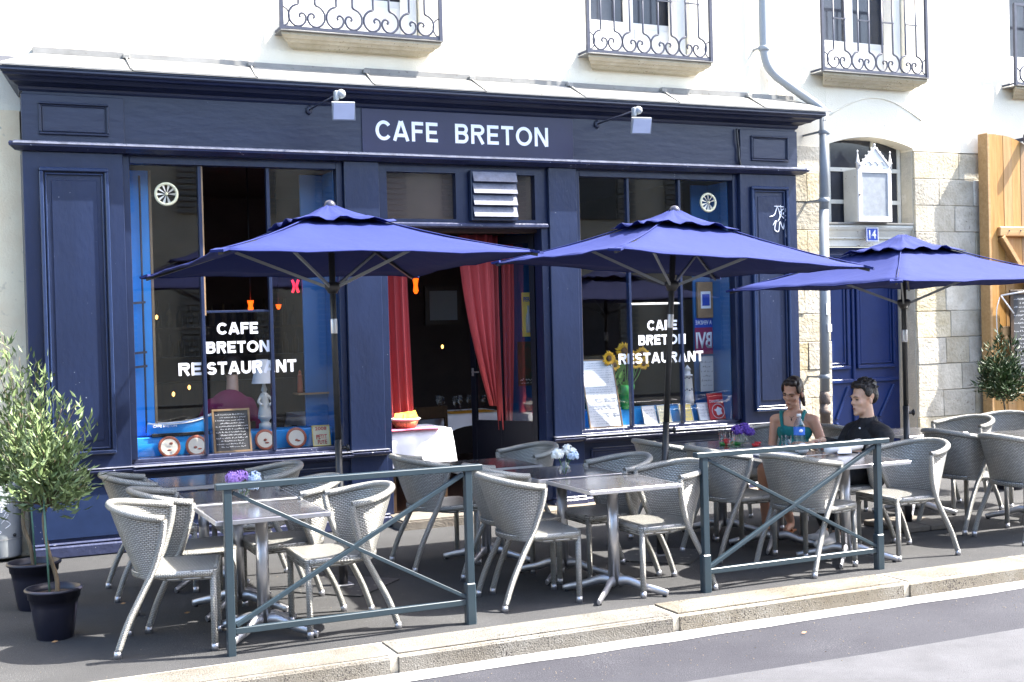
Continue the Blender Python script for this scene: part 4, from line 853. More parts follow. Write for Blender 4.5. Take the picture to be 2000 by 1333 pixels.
for z in (1.5, 1.85):
    bm = nb(); box(bm, 2.2, 4.4, 14.85, 15.09, z-.03, z); obj('board', bm, 'darkwood', bs)
    for k in range(17):
        x = 2.28+.125*k+rn.uniform(-.01, .01); q = rn.uniform(.8, 1.1); bm = nb(); lathe(bm, [(.036, 0), (.038, .17*q), (.013, .23*q), (.013, .30*q)], 10, (x, 14.95, z)); tag_ = obj('bottle', bm, rn.choice(['darkwood', 'darkwood', 'bark', 'room']), bs)
for k, (x, z) in enumerate(((1.75, 1.9), (4.8, 2.0), (5.9, 1.8))):
    t = thing('wall_picture', ['framed picture on the back wall behind the left window', 'framed picture on the back wall seen through the doorway', 'framed picture on the back wall behind the right window'][k], 'picture', (x, 15.08, z)); bm = nb(); box(bm, x-.25, x+.25, 15.05, 15.095, z, z+.5); obj('frame', bm, 'darkwood', t); bm = nb(); box(bm, x-.19, x+.19, 15.04, 15.05, z+.06, z+.44); obj('print', bm, 'grey', t)
#==== drainpipe
dp = thing('drainpipe', 'blue grey downpipe with a bent elbow between the cafe and number 14', 'drainpipe', (8.56, 10.72, 0))
bm = nb(); tube(bm, spline([(7.93, 10.80, 9.4), (7.93, 10.80, 8.4), (7.93, 10.80, 7), (7.93, 10.80, 5.6), (7.93, 10.80, 4.85), (7.94, 10.80, 4.55), (8.02, 10.79, 4.38), (8.20, 10.75, 4.24), (8.44, 10.68, 4.07), (8.54, 10.63, 3.97), (8.555, 10.62, 3.85)], 4), .048, 14); obj('upper_pipe', bm, 'pvc', dp)
bm = nb(); tube(bm, [(8.555, 10.62, 3.93), (8.555, 10.66, 2.9)], .05, 14); tube(bm, [(8.555, 10.66, 2.92), (8.53, 10.68, .95)], .052, 14); obj('lower_pipe', bm, 'pvc', dp)
for z, y, x in ((4.62, 10.80, 7.93), (3.74, 10.625, 8.555), (3.02, 10.655, 8.555), (1.14, 10.68, 8.535)):
    bm = nb(); lathe(bm, [(.054, -.025), (.06, -.02), (.06, .02), (.054, .025)], 14, (x, y, z)); box(bm, x-.07, x-.05, y, WY, z-.01, z+.01); obj('bracket', bm, 'pvc', dp)
bm = nb(); lathe(bm, [(.052, .85), (.060, .855), (.060, .93), (.056, .945), (.054, .98)], 14, (8.53, 10.68, 0)); obj('collar', bm, 'rust', dp)
bm = nb(); lathe(bm, [(.055, 0), (.055, .74), (.063, .745), (.063, .79), (.056, .795), (.056, .86)], 14, (8.53, 10.68, 0)); obj('cast_foot', bm, 'rust', dp)
bm = nb(); box(bm, 8.53, 8.58, 10.60, 10.61, 1.62, 1.70); box(bm, 8.52, 8.56, 10.605, 10.615, 1.80, 1.92); obj('sticker', bm, 'paper', dp)
#==== floodlights
def flood(x, lab):
    t = thing('floodlight', lab, 'floodlight', (x-.25, 10.55, 3.6), group='floodlights on the fascia')
    bm = nb(); tube(bm, [(x-.085, 10.57, 3.70), (x-.01, 10.02, 3.735)], .008, 6); ball(bm, (x-.085, 10.585, 3.70), .035, 1, (1, .4, 1.3)); obj('arm', bm, 'iron', t)
    bm = nb(); ball(bm, (x+.025, 9.99, 3.74), .04, 2); box(bm, x-.035, x+.0, 9.97, 10.02, 3.68, 3.765, .008); obj('joint', bm, 'pvc', t)
    mt = Matrix.Translation((x+.035, 9.97, 3.60)) @ Matrix.Rotation(R(-10), 4, 'Z') @ Matrix.Rotation(R(24), 4, 'X')
    bm = nb(); prism(bm, [(-.09, -.075), (.10, -.075), (.09, .075), (-.10, .075)], -.03, .0); prism(bm, [(-.06, -.05), (.06, -.05), (.06, .05), (-.06, .05)], 0, .07); bmesh.ops.transform(bm, matrix=mt, verts=bm.verts); h = obj('lamp_housing', bm, 'pvc', t)
    bm = nb(); box(bm, -.085, .088, -.034, -.031, -.066, .066); bmesh.ops.transform(bm, matrix=mt, verts=bm.verts); obj('front_glass', bm, 'lampglass', h)
flood(3.03, 'floodlight on a thin arm left of the CAFE BRETON lettering'); flood(5.88, 'floodlight on a thin arm right of the CAFE BRETON lettering')
bm = nb(); box(bm, 11.53, 11.62, 10.6, 10.75, 3.74, 3.86, .02); box(bm, 11.57, 11.60, 10.75, WY, 3.78, 3.82); solo('spotlight', bm, 'iron', 'dark spotlight above the wooden gate at the right edge', 'spotlight', (11.57, 10.8, 3.74))
#==== wooden gate
gt = thing('wooden_gate', 'honey coloured plank gate with a sloping arched top at the right edge', 'gate', (11.6, 10.75, 0)); gy = 10.74
gx = [10.97, 11.09, 11.225, 11.36, 11.495, 11.63, 11.765, 11.90, 12.035, 12.17]
def gz(x): return 3.83-.42*max(0, (x-11.15)/.85)**2
for i in range(9):
    bm = nb(); a, b = gx[i], gx[i+1]-.005; prism(bm, [(a, .12), (b, .12), (b, gz(b)), ((a+b)/2, gz((a+b)/2)), (a, gz(a))], gy+(0 if i else -.03)+.003*(i % 2), gy+.04); obj('plank', bm, 'wood', gt)
for z in (2.71, 1.56, .42):
    bm = nb(); box(bm, 11.08, 12.15, gy-.07, gy-.003, z-.055, z+.055, .008); obj('batten', bm, 'wood2', gt)
    for x in (11.22, 11.40, 11.56): 
        bm = nb(); ball(bm, (x, gy-.073, z+.01), .01, 1); obj('bolt_head', bm, 'iron', gt)
for z0, z1 in ((2.65, 1.62), (1.50, .48)):
    bm = nb(); bar(bm, (11.12, gy-.035, z0), (11.92, gy-.035, z1), .055, .10, (0, 1, 0), .006); obj('brace', bm, 'wood2', gt)
bm = nb(); box(bm, 10.93, 10.972, gy-.045, gy+.10, .1, 3.84, .006); obj('edge_post', bm, 'wood2', gt)
t, L = board('wall_chalkboard', 'large black chalkboard menu in an ornate frame on the wooden gate', 'chalkboard', 11.17, 11.95, .98, 2.03, gy-.11, 0, 'chalk', 'darkwood', .05, rows=19)
t = thing('swing_arm_lamp', 'thin white swing arm lamp clipped to the wooden gate', 'lamp', (11.05, gy-.08, 1.6))
bm = nb(); tube(bm, [(11.06, gy-.08, 1.97), (11.36, gy-.22, 2.02)], .01, 6); tube(bm, [(11.06, gy-.08, 1.97), (11.17, gy-.16, 1.76)], .009, 6); obj('arm', bm, 'white', t)
bm = nb(); tube(bm, spline([(11.05, gy-.07, 1.95), (10.98, gy-.09, 1.80), (10.99, gy-.08, 1.6), (11.0, gy-.08, 1.50)], 5), .006, 5); obj('cord', bm, 'white', t)
bm = nb(); tube(bm, [(11.42+.14*math.cos(a), gy-.2, 2.22+.14*math.sin(a)) for a in [2*math.pi*i/20 for i in range(20)]], .012, 5, closed=True); ball(bm, (11.42, gy-.2, 2.22), .12, 2, (1, .3, 1)); solo('wicker_ornament', bm, 'basket', 'round brown wicker ornament hanging above the chalkboard', 'ornament', (11.42, gy-.2, 2.1))
#==== pipe guard at far left
pg = thing('pipe_guard', 'blue grey metal pipe guard with scratched white graffiti at the left edge', 'pipe guard', (.36, 10.72, 0))
bm = nb(); prof = [(.155, .03), (.16, .045), (.16, .60), (.155, .615)]
lathe(bm, prof, 24, (.36, 10.80, 0)); obj('cover', bm, 'pvc', pg)
bm = nb(); lathe(bm, [(.166, .18), (.166, .186)], 24, (.36, 10.80, 0), cap=False); obj('seam', bm, 'steel', pg)
for x in (.29, .46):
    bm = nb(); ball(bm, (x, 10.80-math.sqrt(.16**2-(x-.36)**2)-.002, .21), .016, 1); obj('bolt', bm, 'black', pg)
bm = nb()
for L in ([(.30, .56), (.34, .52), (.31, .50), (.37, .47), (.33, .44)], [(.27, .48), (.30, .45), (.28, .42), (.31, .38)], [(.33, .42), (.38, .46), (.36, .40), (.41, .42), (.38, .36)], [(.35, .35), (.42, .38), (.36, .31)], [(.40, .33), (.43, .30), (.39, .27)], [(.34, .26), (.36, .245), (.345, .23), (.33, .245), (.34, .26)]):
    tube(bm, spline([(x, 10.80-math.sqrt(.16**2-(x-.36)**2)-.001, z) for x, z in L], 4), .003, 4)
obj('graffiti', bm, 'letter', pg)
#==== fences
def fence(x0, x1, h, lab):
    y = 6.885; t = thing('street_railing', lab, 'railing', ((x0+x1)/2, y, 0), group='blue grey street railings along the kerb')
    for x in (x0, x1):
        bm = nb(); box(bm, x-.022, x+.022, y-.022, y+.022, -.02, h-.03, .003); p = obj('post', bm, 'fence', t)
        if x == x1 or h < .93:
            bm = nb(); box(bm, x-.034, x+.028, y-.028, y+.028, -.01, .25, .008); obj('post_sleeve', bm, 'fence', p)
    bm = nb(); bar(bm, (x0-.065, y, h-.015), (x1+.09, y, h-.015), .055, .034, bev=.003); obj('top_rail', bm, 'fence', t)
    bm = nb(); bar(bm, (x0+.023, y, .135), (x1-.023, y, .135), .032, .036, bev=.003); obj('bottom_rail', bm, 'fence', t)
    cx = (x0+x1)/2; cz = .545
    bm = nb(); bar(bm, (x0+.03, y, h-.05), (x1-.03, y, .165), .022, .03, (0, 1, 0), .002); obj('diagonal_bar', bm, 'fence', t)
    bm = nb(); bar(bm, (x0+.03, y-.001, .165), (x1-.03, y-.001, h-.05), .024, .03, (0, 1, 0), .002); obj('diagonal_bar', bm, 'fence', t)
fence(1.39, 2.825, .953, 'blue grey cross braced railing in front of the left tables')
fence(4.50, 5.945, .918, 'blue grey cross braced railing in front of the seated couple')
#==== umbrellas
def umbrella(x, y, lab, z_rim, Rd, rot, zt, tilt, slab):
    t = thing('cafe_parasol', lab, 'parasol', (x, y, 0), group='indigo parasols over the terrace')
    def rp(bm): bmesh.ops.rotate(bm, cent=(0, 0, 0), matrix=TM, verts=bm.verts); return bm
    TM = Matrix.Rotation(tilt[0], 3, 'Y') @ Matrix.Rotation(-tilt[1], 3, 'X')
    H = zt-.10; N = 12
    def surf(bm, R0, R1, z0, z1, sag, wav=0, th=.004, n=N):
        rows = []
        for j in range(7):
            q = j/6; row = []
            for i in range(4*n):
                s, k = divmod(i, n); u = k/n; a0 = rot+s*math.pi/2; a1 = a0+math.pi/2
                c0 = Vector((math.cos(a0), math.sin(a0))); c1 = Vector((math.cos(a1), math.sin(a1))); e = c0*(1-u)+c1*u
                r = R0+(R1-R0)*q; z = z0+(z1-z0)*q-sag*math.sin(math.pi*u)*math.sin(math.pi*q)*.8-.02*math.sin(math.pi*q)
                z += .006*math.sin(i*.9+j*2.1+x*5)*q+.004*math.sin(i*2.3-j*1.7+x)
                if wav: z += wav*q*q*(.5+.5*math.sin(i*1.35+s*2+x*3))*(math.sin(math.pi*u)**.5)
                inn = 1-.035*math.sin(math.pi*u)*q
                row.append(bm.verts.new((e.x*r*inn, e.y*r*inn, z)))
            rows.append(row)
        for A, B in zip(rows, rows[1:]):
            for i in range(4*n): bm.faces.new((A[i], B[i], B[(i+1) % (4*n)], A[(i+1) % (4*n)])).smooth = (i % n not in (0,)) or True
        return bm
    apex = z_rim+.335
    bm = surf(nb(), .28, Rd, apex-.03, z_rim, .03); cn = obj('canopy', rp(bm), 'canopy', t, local=True)
    md = cn.modifiers.new('s', 'SOLIDIFY'); md.thickness = .004
    hp = []
    for i in range(4*N):
        s_, k = divmod(i, N); u = k/N; a0 = rot+s_*math.pi/2; a1 = a0+math.pi/2; e = Vector((math.cos(a0), math.sin(a0)))*(1-u)+Vector((math.cos(a1), math.sin(a1)))*u; q = Rd*(1-.035*math.sin(math.pi*u)); hp.append((e.x*q, e.y*q, z_rim-.002+.006*math.sin(i*.9+12.6+x*5)+.004*math.sin(i*2.3-10.2+x)))
    bm = nb(); tube(bm, hp, .006, 5, closed=True); obj('hem', rp(bm), 'canopy', cn, local=True)
    for k in range(4):
        a = rot+k*math.pi/2; c = Vector((math.cos(a), math.sin(a), 0)); bm = nb(); tube(bm, [c*(.30+(Rd-.33)*i/6)+Vector((0, 0, apex-.024+(z_rim-apex+.032)*i/6-.02*math.sin(math.pi*i/6))) for i in range(7)], .005, 5); obj('seam', rp(bm), 'canopy', cn, local=True)
    for k in range(4):
        bm = nb(); a = rot+k*math.pi/2; c = Vector((math.cos(a)*(Rd-.05), math.sin(a)*(Rd-.05), z_rim+.008)); d = Vector((math.cos(a), math.sin(a), -.24)).normalized()
        bar(bm, c, c+d*.07, .09, .016)
        obj('corner_pocket', rp(bm), 'canopy', cn, local=True)
    bm = surf(nb(), .03, .50, apex+.085, apex-.06, .0, .036, n=14); vf = obj('vent_flap', rp(bm), 'canopy', t, local=True)
    md = vf.modifiers.new('s', 'SOLIDIFY'); md.thickness = .004
    hub = z_rim-.15
    for k in range(4):
        a = rot+k*math.pi/2; c = Vector((math.cos(a), math.sin(a), 0))
        bm = nb(); bar(bm, c*.05+Vector((0, 0, apex-.03)), c*(Rd-.01)+Vector((0, 0, z_rim-.018)), .016, .024); rb = obj('rib', rp(bm), 'darkpole', t, local=True)
        bm = nb(); bar(bm, c*.05+Vector((0, 0, hub)), c*(Rd*.50)+Vector((0, 0, z_rim+.335*.5-.035)), .012, .02); obj('strut', rp(bm), 'pvc', rb, local=True)
    bm = nb(); lathe(bm, [(.03, hub-.05), (.055, hub-.01), (.055, hub+.02), (.035, hub+.03)], 14); obj('hub', rp(bm), 'darkpole', t, local=True)
    bm = nb(); tube(bm, [(0, 0, 1.0), (0, 0, apex+.08)], .0225, 12); obj('upper_pole', rp(bm), 'darkpole', t, local=True)
    bm = nb(); tube(bm, [(0, 0, .05), (0, 0, 1.02)], .0255, 12); obj('lower_pole', rp(bm), 'darkpole', t, local=True)
    bm = nb(); lathe(bm, [(.0235, hub-.33), (.0245, hub-.325), (.0245, hub-.23), (.0235, hub-.225)], 12); obj('steel_sleeve', rp(bm), 'steel', t, local=True)
    bm = nb(); tube(bm, [(0, 0, .96), (.055, -.02, .96)], .012, 6); ball(bm, (.06, -.02, .96), .022, 1, (.6, 1, 1.4)); obj('clamp_knob', rp(bm), 'black', t, local=True)
    bm = nb(); ball(bm, (0, 0, zt-.035), .043, 3); lathe(bm, [(.06, zt-.115), (.05, zt-.10), (.03, zt-.085), (.02, zt-.07)], 14); obj('finial', rp(bm), 'finial', t, local=True)
    b = nb(); 
    if slab == 's':
        for sx in (-1, 1):
            for sy in (-1, 1): box(b, min(sx*.005, sx*.26), max(sx*.005, sx*.26), min(sy*.005, sy*.26), max(sy*.005, sy*.26), .002, .045, .006)
        obj('base_plate', b, 'stonebase', t, local=True)
    else:
        box(b, -.29, .29, -.29, .29, .001, .011, .002); bmesh.ops.rotate(b, cent=(0, 0, 0), matrix=Matrix.Rotation(R(44), 3, 'Z'), verts=b.verts); obj('base_plate', b, 'baseplate', t, local=True)
    bm = nb(); tube(bm, [(0, 0, .01), (0, 0, .33)], .032, 14); obj('base_socket', bm, 'black', t, local=True)
    bm = nb(); box(bm, -.06, .06, -.06, .06, .011, .02, .003); obj('socket_flange', bm, 'steel', t, local=True)
umbrella(2.47, 8.34, 'indigo parasol over the left tables, its tip touching the middle one', 2.238, 1.507, R(48), 2.685, (0, .03), 'm')
umbrella(4.90, 8.11, 'slightly tilted indigo parasol in the middle of the terrace', 2.215, 1.462, R(43.4), 2.66, (.066, -.012), 'm')
umbrella(7.33, 8.12, 'lower indigo parasol at the right in front of the number 14 door', 2.035, 1.465, R(46), 2.455, (0, 0), 's')
#==== tables and chairs
def copy_tree(o, parent=None):
    c = o.copy(); sc.collection.objects.link(c); c.parent = parent
    for ch in list(o.children): copy_tree(ch, c)
    return c
def make_table():
    t = thing('cafe_table', 'x', 'table', (0, 0, 0), group='grey terrace tables')
    bm = nb(); box(bm, -.318, .318, -.318, .318, .717, .740, .003); obj('tabletop', bm, 'top', t)
    bm = nb()
    for q in ((-.33, .33, -.33, -.3185), (-.33, .33, .3185, .33), (-.33, -.3185, -.3185, .3185), (.3185, .33, -.3185, .3185)): box(bm, *q, .712, .7385, .003)
    obj('edge_band', bm, 'alu', t)
    bm = nb(); tube(bm, [(0, 0, .075), (0, 0, .70)], .037, 18); obj('column', bm, 'steel', t)
    bm = nb(); box(bm, -.09, .09, -.09, .09, .70, .7115, .003); box(bm, -.045, .045, -.045, .045, .69, .70); obj('mounting_plate', bm, 'alu', t)
    for k in range(4):
        a = R(45+90*k); c = Vector((math.cos(a), math.sin(a), 0)); bm = nb()
        tube(bm, spline([Vector((0, 0, .085))+c*.02, Vector((0, 0, .095))+c*.09, Vector((0, 0, .062))+c*.19, Vector((0, 0, .04))+c*.29, Vector((0, 0, .022))+c*.36], 4), [.036-.001*i for i in range(17)], 8, squash=.55); f = obj('foot', bm, 'alu', t)
        bm = nb(); lathe(bm, [(.014, 0), (.014, .014), (.006, .016), (.006, .03)], 8, tuple(c*.335)); obj('glide', bm, 'black', f)
    return t
T0 = make_table()
tabs = [(1.665, 7.275, 1, 'front table of the left group, behind the first railing'), (1.675, 8.00, 0, 'middle table of the left group, with the violet flowers'), (1.64, 8.97, 2, 'back table of the left group, under the left shop window'),
        (3.96, 7.15, 0, 'front table of the middle group, between the two railings'), (3.945, 7.86, 0, 'table with the vase of white flowers'), (3.69, 8.64, 0, 'back table of the middle group, in front of the doorway'),
        (5.96, 7.255, 0, 'front table behind the second railing'), (5.85, 7.965, 0, 'table with the water bottle, between the couple and the railing'), (5.855, 8.69, 0, 'back table with tumblers and violet flowers beside the woman'),
        (7.83, 8.60, 0, 'table under the low parasol in front of the stone pillar'), (8.40, 7.82, 0, 'table behind the two chairs at the right edge'), (8.42, 7.10, 0, 'table at the right edge beside the kerb')]
for i, (x, y, a, lb) in enumerate(tabs):
    o = T0 if i == 0 else copy_tree(T0); o.location = (x, y, 0); o.rotation_euler.z = R(a*.8-.8); o['label'] = lb
def make_chair():
    t = thing('rattan_chair', 'x', 'chair', (0, 0, 0), group='silver grey woven terrace chairs'); W = 'weave'
    def leg_path(s): return [(-.30, s*.255, .03), (-.245, s*.250, .18), (-.165, s*.240, .34), (-.105, s*.243, .46), (-.058, s*.265, .60), (-.035, s*.283, .70), (-.03, s*.290, .762)]
    top = 0; NA = 28; NH = 8
    LP = spline(leg_path(1), 6)
    def legat(z):
        for p, q in zip(LP, LP[1:]):
            if p.z <= z <= q.z: u = (z-p.z)/(q.z-p.z); return p.lerp(q, u)
        return LP[-1]
    bm = nb(); uvl = bm.loops.layers.uv.verify(); g = []; zs = [.425+(.78-.425)*j/NH for j in range(NH+1)]
    for j, z in enumerate(zs):
        e = legat(z); back = -.20-.16*(j/NH)**.8; row = []; 
        for i in range(NA+1):
            th = math.pi*(i/NA); cx = e.x; hw = e.y
            px = cx+(back-cx)*math.sin(th)**.85; py = hw*math.cos(th); zz = z+((z-.425)/.355)*(.062*math.sin(th)**1.2-.018); row.append((Vector((px, py, zz)), i*.030, z*1.12))
        g.append(row)
    for off in (0, 1):
        vs_ = [[bm.verts.new(p+(Vector((.012, 0, 0)) if off else Vector())) for p, _, _ in row] for row in g]
        for j in range(NH):
            for i in range(NA):
                idx = ((j, i), (j, i+1), (j+1, i+1), (j+1, i)); 
                if off: idx = idx[::-1]
                f = bm.faces.new([vs_[a][b] for a, b in idx]); f.smooth = True
                for lp, (a, b) in zip(f.loops, idx): lp[uvl].uv = (g[a][b][1], g[a][b][2])
    obj('backrest', bm, W, t, local=True)
    rim = [g[-1][i][0]+Vector((.004, 0, .004)) for i in range(0, NA+1)]
    bm = nb(); tube(bm, rim, [.021]*len(rim), 10); obj('arm_rim', bm, 'wrap', t, local=True)
    # seat
    out = []; 
    for i in range(25):
        th = math.pi/2+math.pi*i/24; out.append((-.075+.13*math.cos(th), .215*math.sin(th)))
    pts2 = [(x, y) for x, y in [(.245, .20), (.235, .222), (.20, .232), (.0, .232)]]+[(-.10+.14*math.cos(math.pi/2+math.pi*i/12), .232*math.sin(math.pi/2+math.pi*i/12)) for i in range(13)]+[(.0, -.232), (.20, -.232), (.235, -.222), (.245, -.20)]
    bm = nb(); uvl = bm.loops.layers.uv.verify(); a = [bm.verts.new((x, y, .462)) for x, y in pts2]; b = [bm.verts.new((x*1.01, y*1.01, .448)) for x, y in pts2]; c = [bm.verts.new((x, y, .405 if x > -.05 else .425)) for x, y in pts2]
    f = bm.faces.new(a)
    for lp in f.loops: lp[uvl].uv = (lp.vert.co.y*1.5, lp.vert.co.x*1.5)
    nn = len(pts2)
    for A, B, v0, v1 in ((a, b, .0, .012), (b, c, .012, .05)):
        for i in range(nn):
            f = bm.faces.new((A[i], B[i], B[(i+1) % nn], A[(i+1) % nn])); f.smooth = True
            for lp, uvv in zip(f.loops, ((i*.04, v0), (i*.04, v1), ((i+1)*.04, v1), ((i+1)*.04, v0))): lp[uvl].uv = uvv
    bm.faces.new(c[::-1]); bmesh.ops.recalc_face_normals(bm, faces=bm.faces); obj('seat', bm, W, t, local=True)
    for s in (-1, 1):
        bm = nb(); tube(bm, spline(leg_path(s), 4), .0195, 9); l = obj('rear_leg', bm, 'wrap', t, local=True)
        bm = nb(); tube(bm, [(-.3025, s*.2555, 0), (-.299, s*.255, .04)], .0205, 9); obj('foot_cap', bm, 'alu', l, local=True)
        bm = nb(); tube(bm, [(.222, s*.215, .03), (.222, s*.213, .45)], .019, 9); l = obj('front_leg', bm, 'wrap', t, local=True)
        bm = nb(); tube(bm, [(.222, s*.215, 0), (.222, s*.215, .04)], .020, 9); obj('foot_cap', bm, 'alu', l, local=True)
    bm = nb(); tube(bm, [(.235, -.20, .452), (.235, .20, .452)], .016, 8); tube(bm, [(.222, -.225, .44), (-.11, -.235, .44)], .015, 8); tube(bm, [(.222, .225, .44), (-.11, .235, .44)], .015, 8); obj('seat_rail', bm, 'wrap', t, local=True)
    return t
C0 = make_chair()
chairs = [(1.17, 7.32, -14, 'brightly lit chair nearest the camera at the left front'), (1.36, 7.92, 0, 'second chair at the left of the left tables, behind the front one'), (1.30, 8.90, 0, 'third chair at the left, below the shop window panel'),
 (2.10, 7.25, 180, 'chair behind the first railing, facing left'), (1.95, 7.86, 180, 'chair right of the table with the violet flowers'), (1.94, 8.77, 180, 'shaded chair right of the back table by the left window'),
 (3.44, 7.28, -4, 'front chair in the gap between the railings, facing right'), (3.57, 7.83, 0, 'chair tucked directly behind the front one in the middle group'), (3.36, 8.76, 0, 'chair in front of the red curtain by the doorstep'),
 (4.28, 7.16, 180, 'chair left of the second railing, facing left'), (4.20, 7.74, 180, 'chair right of the table with the white flowers'), (4.02, 8.86, 185, 'shaded chair behind the white flowers, near the doorway'),
 (5.59, 7.19, 15, 'chair behind the middle of the second railing'), (5.42, 7.90, 0, 'chair behind the left post of the second railing'), (5.38, 8.62, 0, 'chair behind the middle parasol pole'),
 (6.46, 7.23, 180, 'chair right of the second railing, facing left'), (6.42, 7.86, 180, 'chair on which the man in black sits'), (6.42, 8.86, 214, 'chair on which the woman in teal sits'),
 (7.71, 7.84, 2, 'left of the two chairs with their backs to the second parasol'), (7.74, 7.24, 0, 'chair at the right edge with its back turned, nearest the kerb'), (8.33, 8.62, 180, 'chair in front of the stone pillar'), (7.35, 8.72, 0, 'chair behind the man, left of the table by the pillar'), (8.98, 7.85, 180, 'chair right of the table at the right edge'), (8.9, 8.65, 200, 'chair before the potted olive at the right')]
for i, (x, y, a, lb) in enumerate(chairs):
    o = C0 if i == 0 else copy_tree(C0); o.location = (x, y, 0); o.rotation_euler.z = R(a); o['label'] = lb
#==== pots and olive trees
def potf(x, y, r, h, lab):
    t = thing('plant_pot', lab, 'plant pot', (x, y, 0), group='dark plastic pots')
    bm = nb(); lathe(bm, [(r*.62, .0), (r*.64, .005), (r*.80, h*.62), (r*.86, h*.80), (r*.90, h*.80), (r*.92, h*.93), (r*1.0, h*.94), (r*1.02, h*.97), (r*.99, h), (r*.90, h), (r*.86, h*.86)], 32, (x, y, 0), cap=False); lathe(bm, [(.001, .002), (r*.62, .002)], 32, (x, y, 0), cap=False); obj('pot_body', bm, 'pot', t)
    bm = nb(); lathe(bm, [(.001, h*.86), (r*.87, h*.86)], 24, (x, y, 0), cap=False); obj('soil', bm, 'soil', t)
def olive(x, y, z0, trunk, cz, rad, hgt, n, lab, m_='olive', seed=1, sprigs=(), stake=None, leaf=.068):
    t = thing('olive_tree', lab, 'olive tree', (x, y, z0), group='potted olive trees'); rn = random.Random(seed)
    bm = nb(); tp = spline(trunk, 6); tube(bm, tp, [.014-.006*i/len(tp) for i in range(len(tp))], 8)
    topp = Vector(trunk[-1]); ends = []
    for k in range(34):
        a = rn.uniform(0, 6.28); ph = rn.uniform(-.5, 1.35); L = rn.uniform(.75, 1.05)
        d = Vector((math.cos(a)*math.cos(ph)*rad, math.sin(a)*math.cos(ph)*rad, math.sin(ph)*hgt*.55)); e = topp+Vector((0, 0, hgt*.22))+d*L
        pts = spline([topp+Vector((0, 0, -.02)), topp+d*.4+Vector((0, 0, .05)), e], 4); tube(bm, pts, [.0045-.0003*i for i in range(len(pts))], 4); ends.append(pts)
    for s in sprigs:
        pts = spline([topp, topp.lerp(Vector(s), .5)+Vector((rn.uniform(-.03, .03), 0, .04)), Vector(s)], 6); tube(bm, pts, [.005-.0003*i for i in range(len(pts))], 4); ends.append(pts)
    obj('trunk', bm, 'bark', t)
    bm = nb()
    def leafat(p, d, L):
        d = d.normalized(); s = d.cross(Vector((rn.uniform(-1, 1), rn.uniform(-1, 1), rn.uniform(.2, 1)))).normalized()*L*.13; q = p+d*L; m1 = p+d*L*.45+Vector((0, 0, -.004))
        bm.faces.new([bm.verts.new(v) for v in (p, m1-s, q, m1+s)])
    per = n//len(ends)
    for e in ends:
        K = len(e); dirr = (e[-1]-e[0]).normalized()
        for k in range(per):
            u = rn.uniform(.25, 1)**.8*(K-1); i = min(K-2, int(u)); p = e[i].lerp(e[i+1], u-i)+Vector((rn.gauss(0, 1), rn.gauss(0, 1), rn.gauss(0, 1)))*(.035 if len(e) < 20 else .012)
            leafat(p, dirr*.75+Vector((rn.uniform(-1, 1), rn.uniform(-1, 1), rn.uniform(-.5, .8)))*.8, leaf*rn.uniform(.6, 1.25))
    obj('crown', bm, m_, t)
    if stake:
        bm = nb(); tube(bm, [stake[0], stake[1]], .006, 6); obj('stake', bm, 'cane', t)
potf(.545, 7.85, .165, .30, 'dark pot nearest the kerb at the left, holding the front olive'); potf(.49, 8.76, .17, .31, 'dark pot behind the first one, against the left edge'); potf(9.72, 9.3, .19, .34, 'dark pot in front of the wooden gate')
olive(.545, 7.85, .26, [(.562, 7.83, .26), (.56, 7.83, .36), (.515, 7.84, .55), (.50, 7.85, .72), (.53, 7.86, .80)], 1.1, .245, .60, 2500, 'rounded silvery olive tree in the front left pot', seed=4, stake=[(.52, 7.82, .25), (.50, 7.84, .92)], sprigs=[(.40, 7.8, 1.40), (.50, 7.9, 1.44), (.62, 7.84, 1.36), (.70, 7.8, 1.38), (.78, 7.85, 1.25), (.32, 7.85, 1.3)])
olive(.49, 8.76, .27, [(.49, 8.76, .27), (.47, 8.76, .42), (.43, 8.77, .58), (.47, 8.77, .78), (.45, 8.78, .88)], 1.2, .26, .64, 2300, 'taller olive tree at the left edge behind the front one', seed=9, stake=[(.50, 8.74, .27), (.47, 8.77, 1.0)], sprigs=[(.34, 8.8, 1.80), (.44, 8.75, 1.66), (.30, 8.75, 1.60), (.56, 8.8, 1.60), (.60, 8.75, 1.52), (.24, 8.8, 1.5), (.38, 8.85, 1.72)])
olive(9.72, 9.3, .30, [(9.72, 9.3, .30), (9.66, 9.3, .5), (9.69, 9.31, .75), (9.64, 9.3, .95)], 1.2, .275, .50, 3000, 'dark green ball shaped olive in front of the wooden gate', 'olive2', seed=12, sprigs=[(9.62, 9.3, 1.56), (9.8, 9.3, 1.50), (9.5, 9.3, 1.45), (9.4, 9.25, 1.3), (9.9, 9.3, 1.38)])
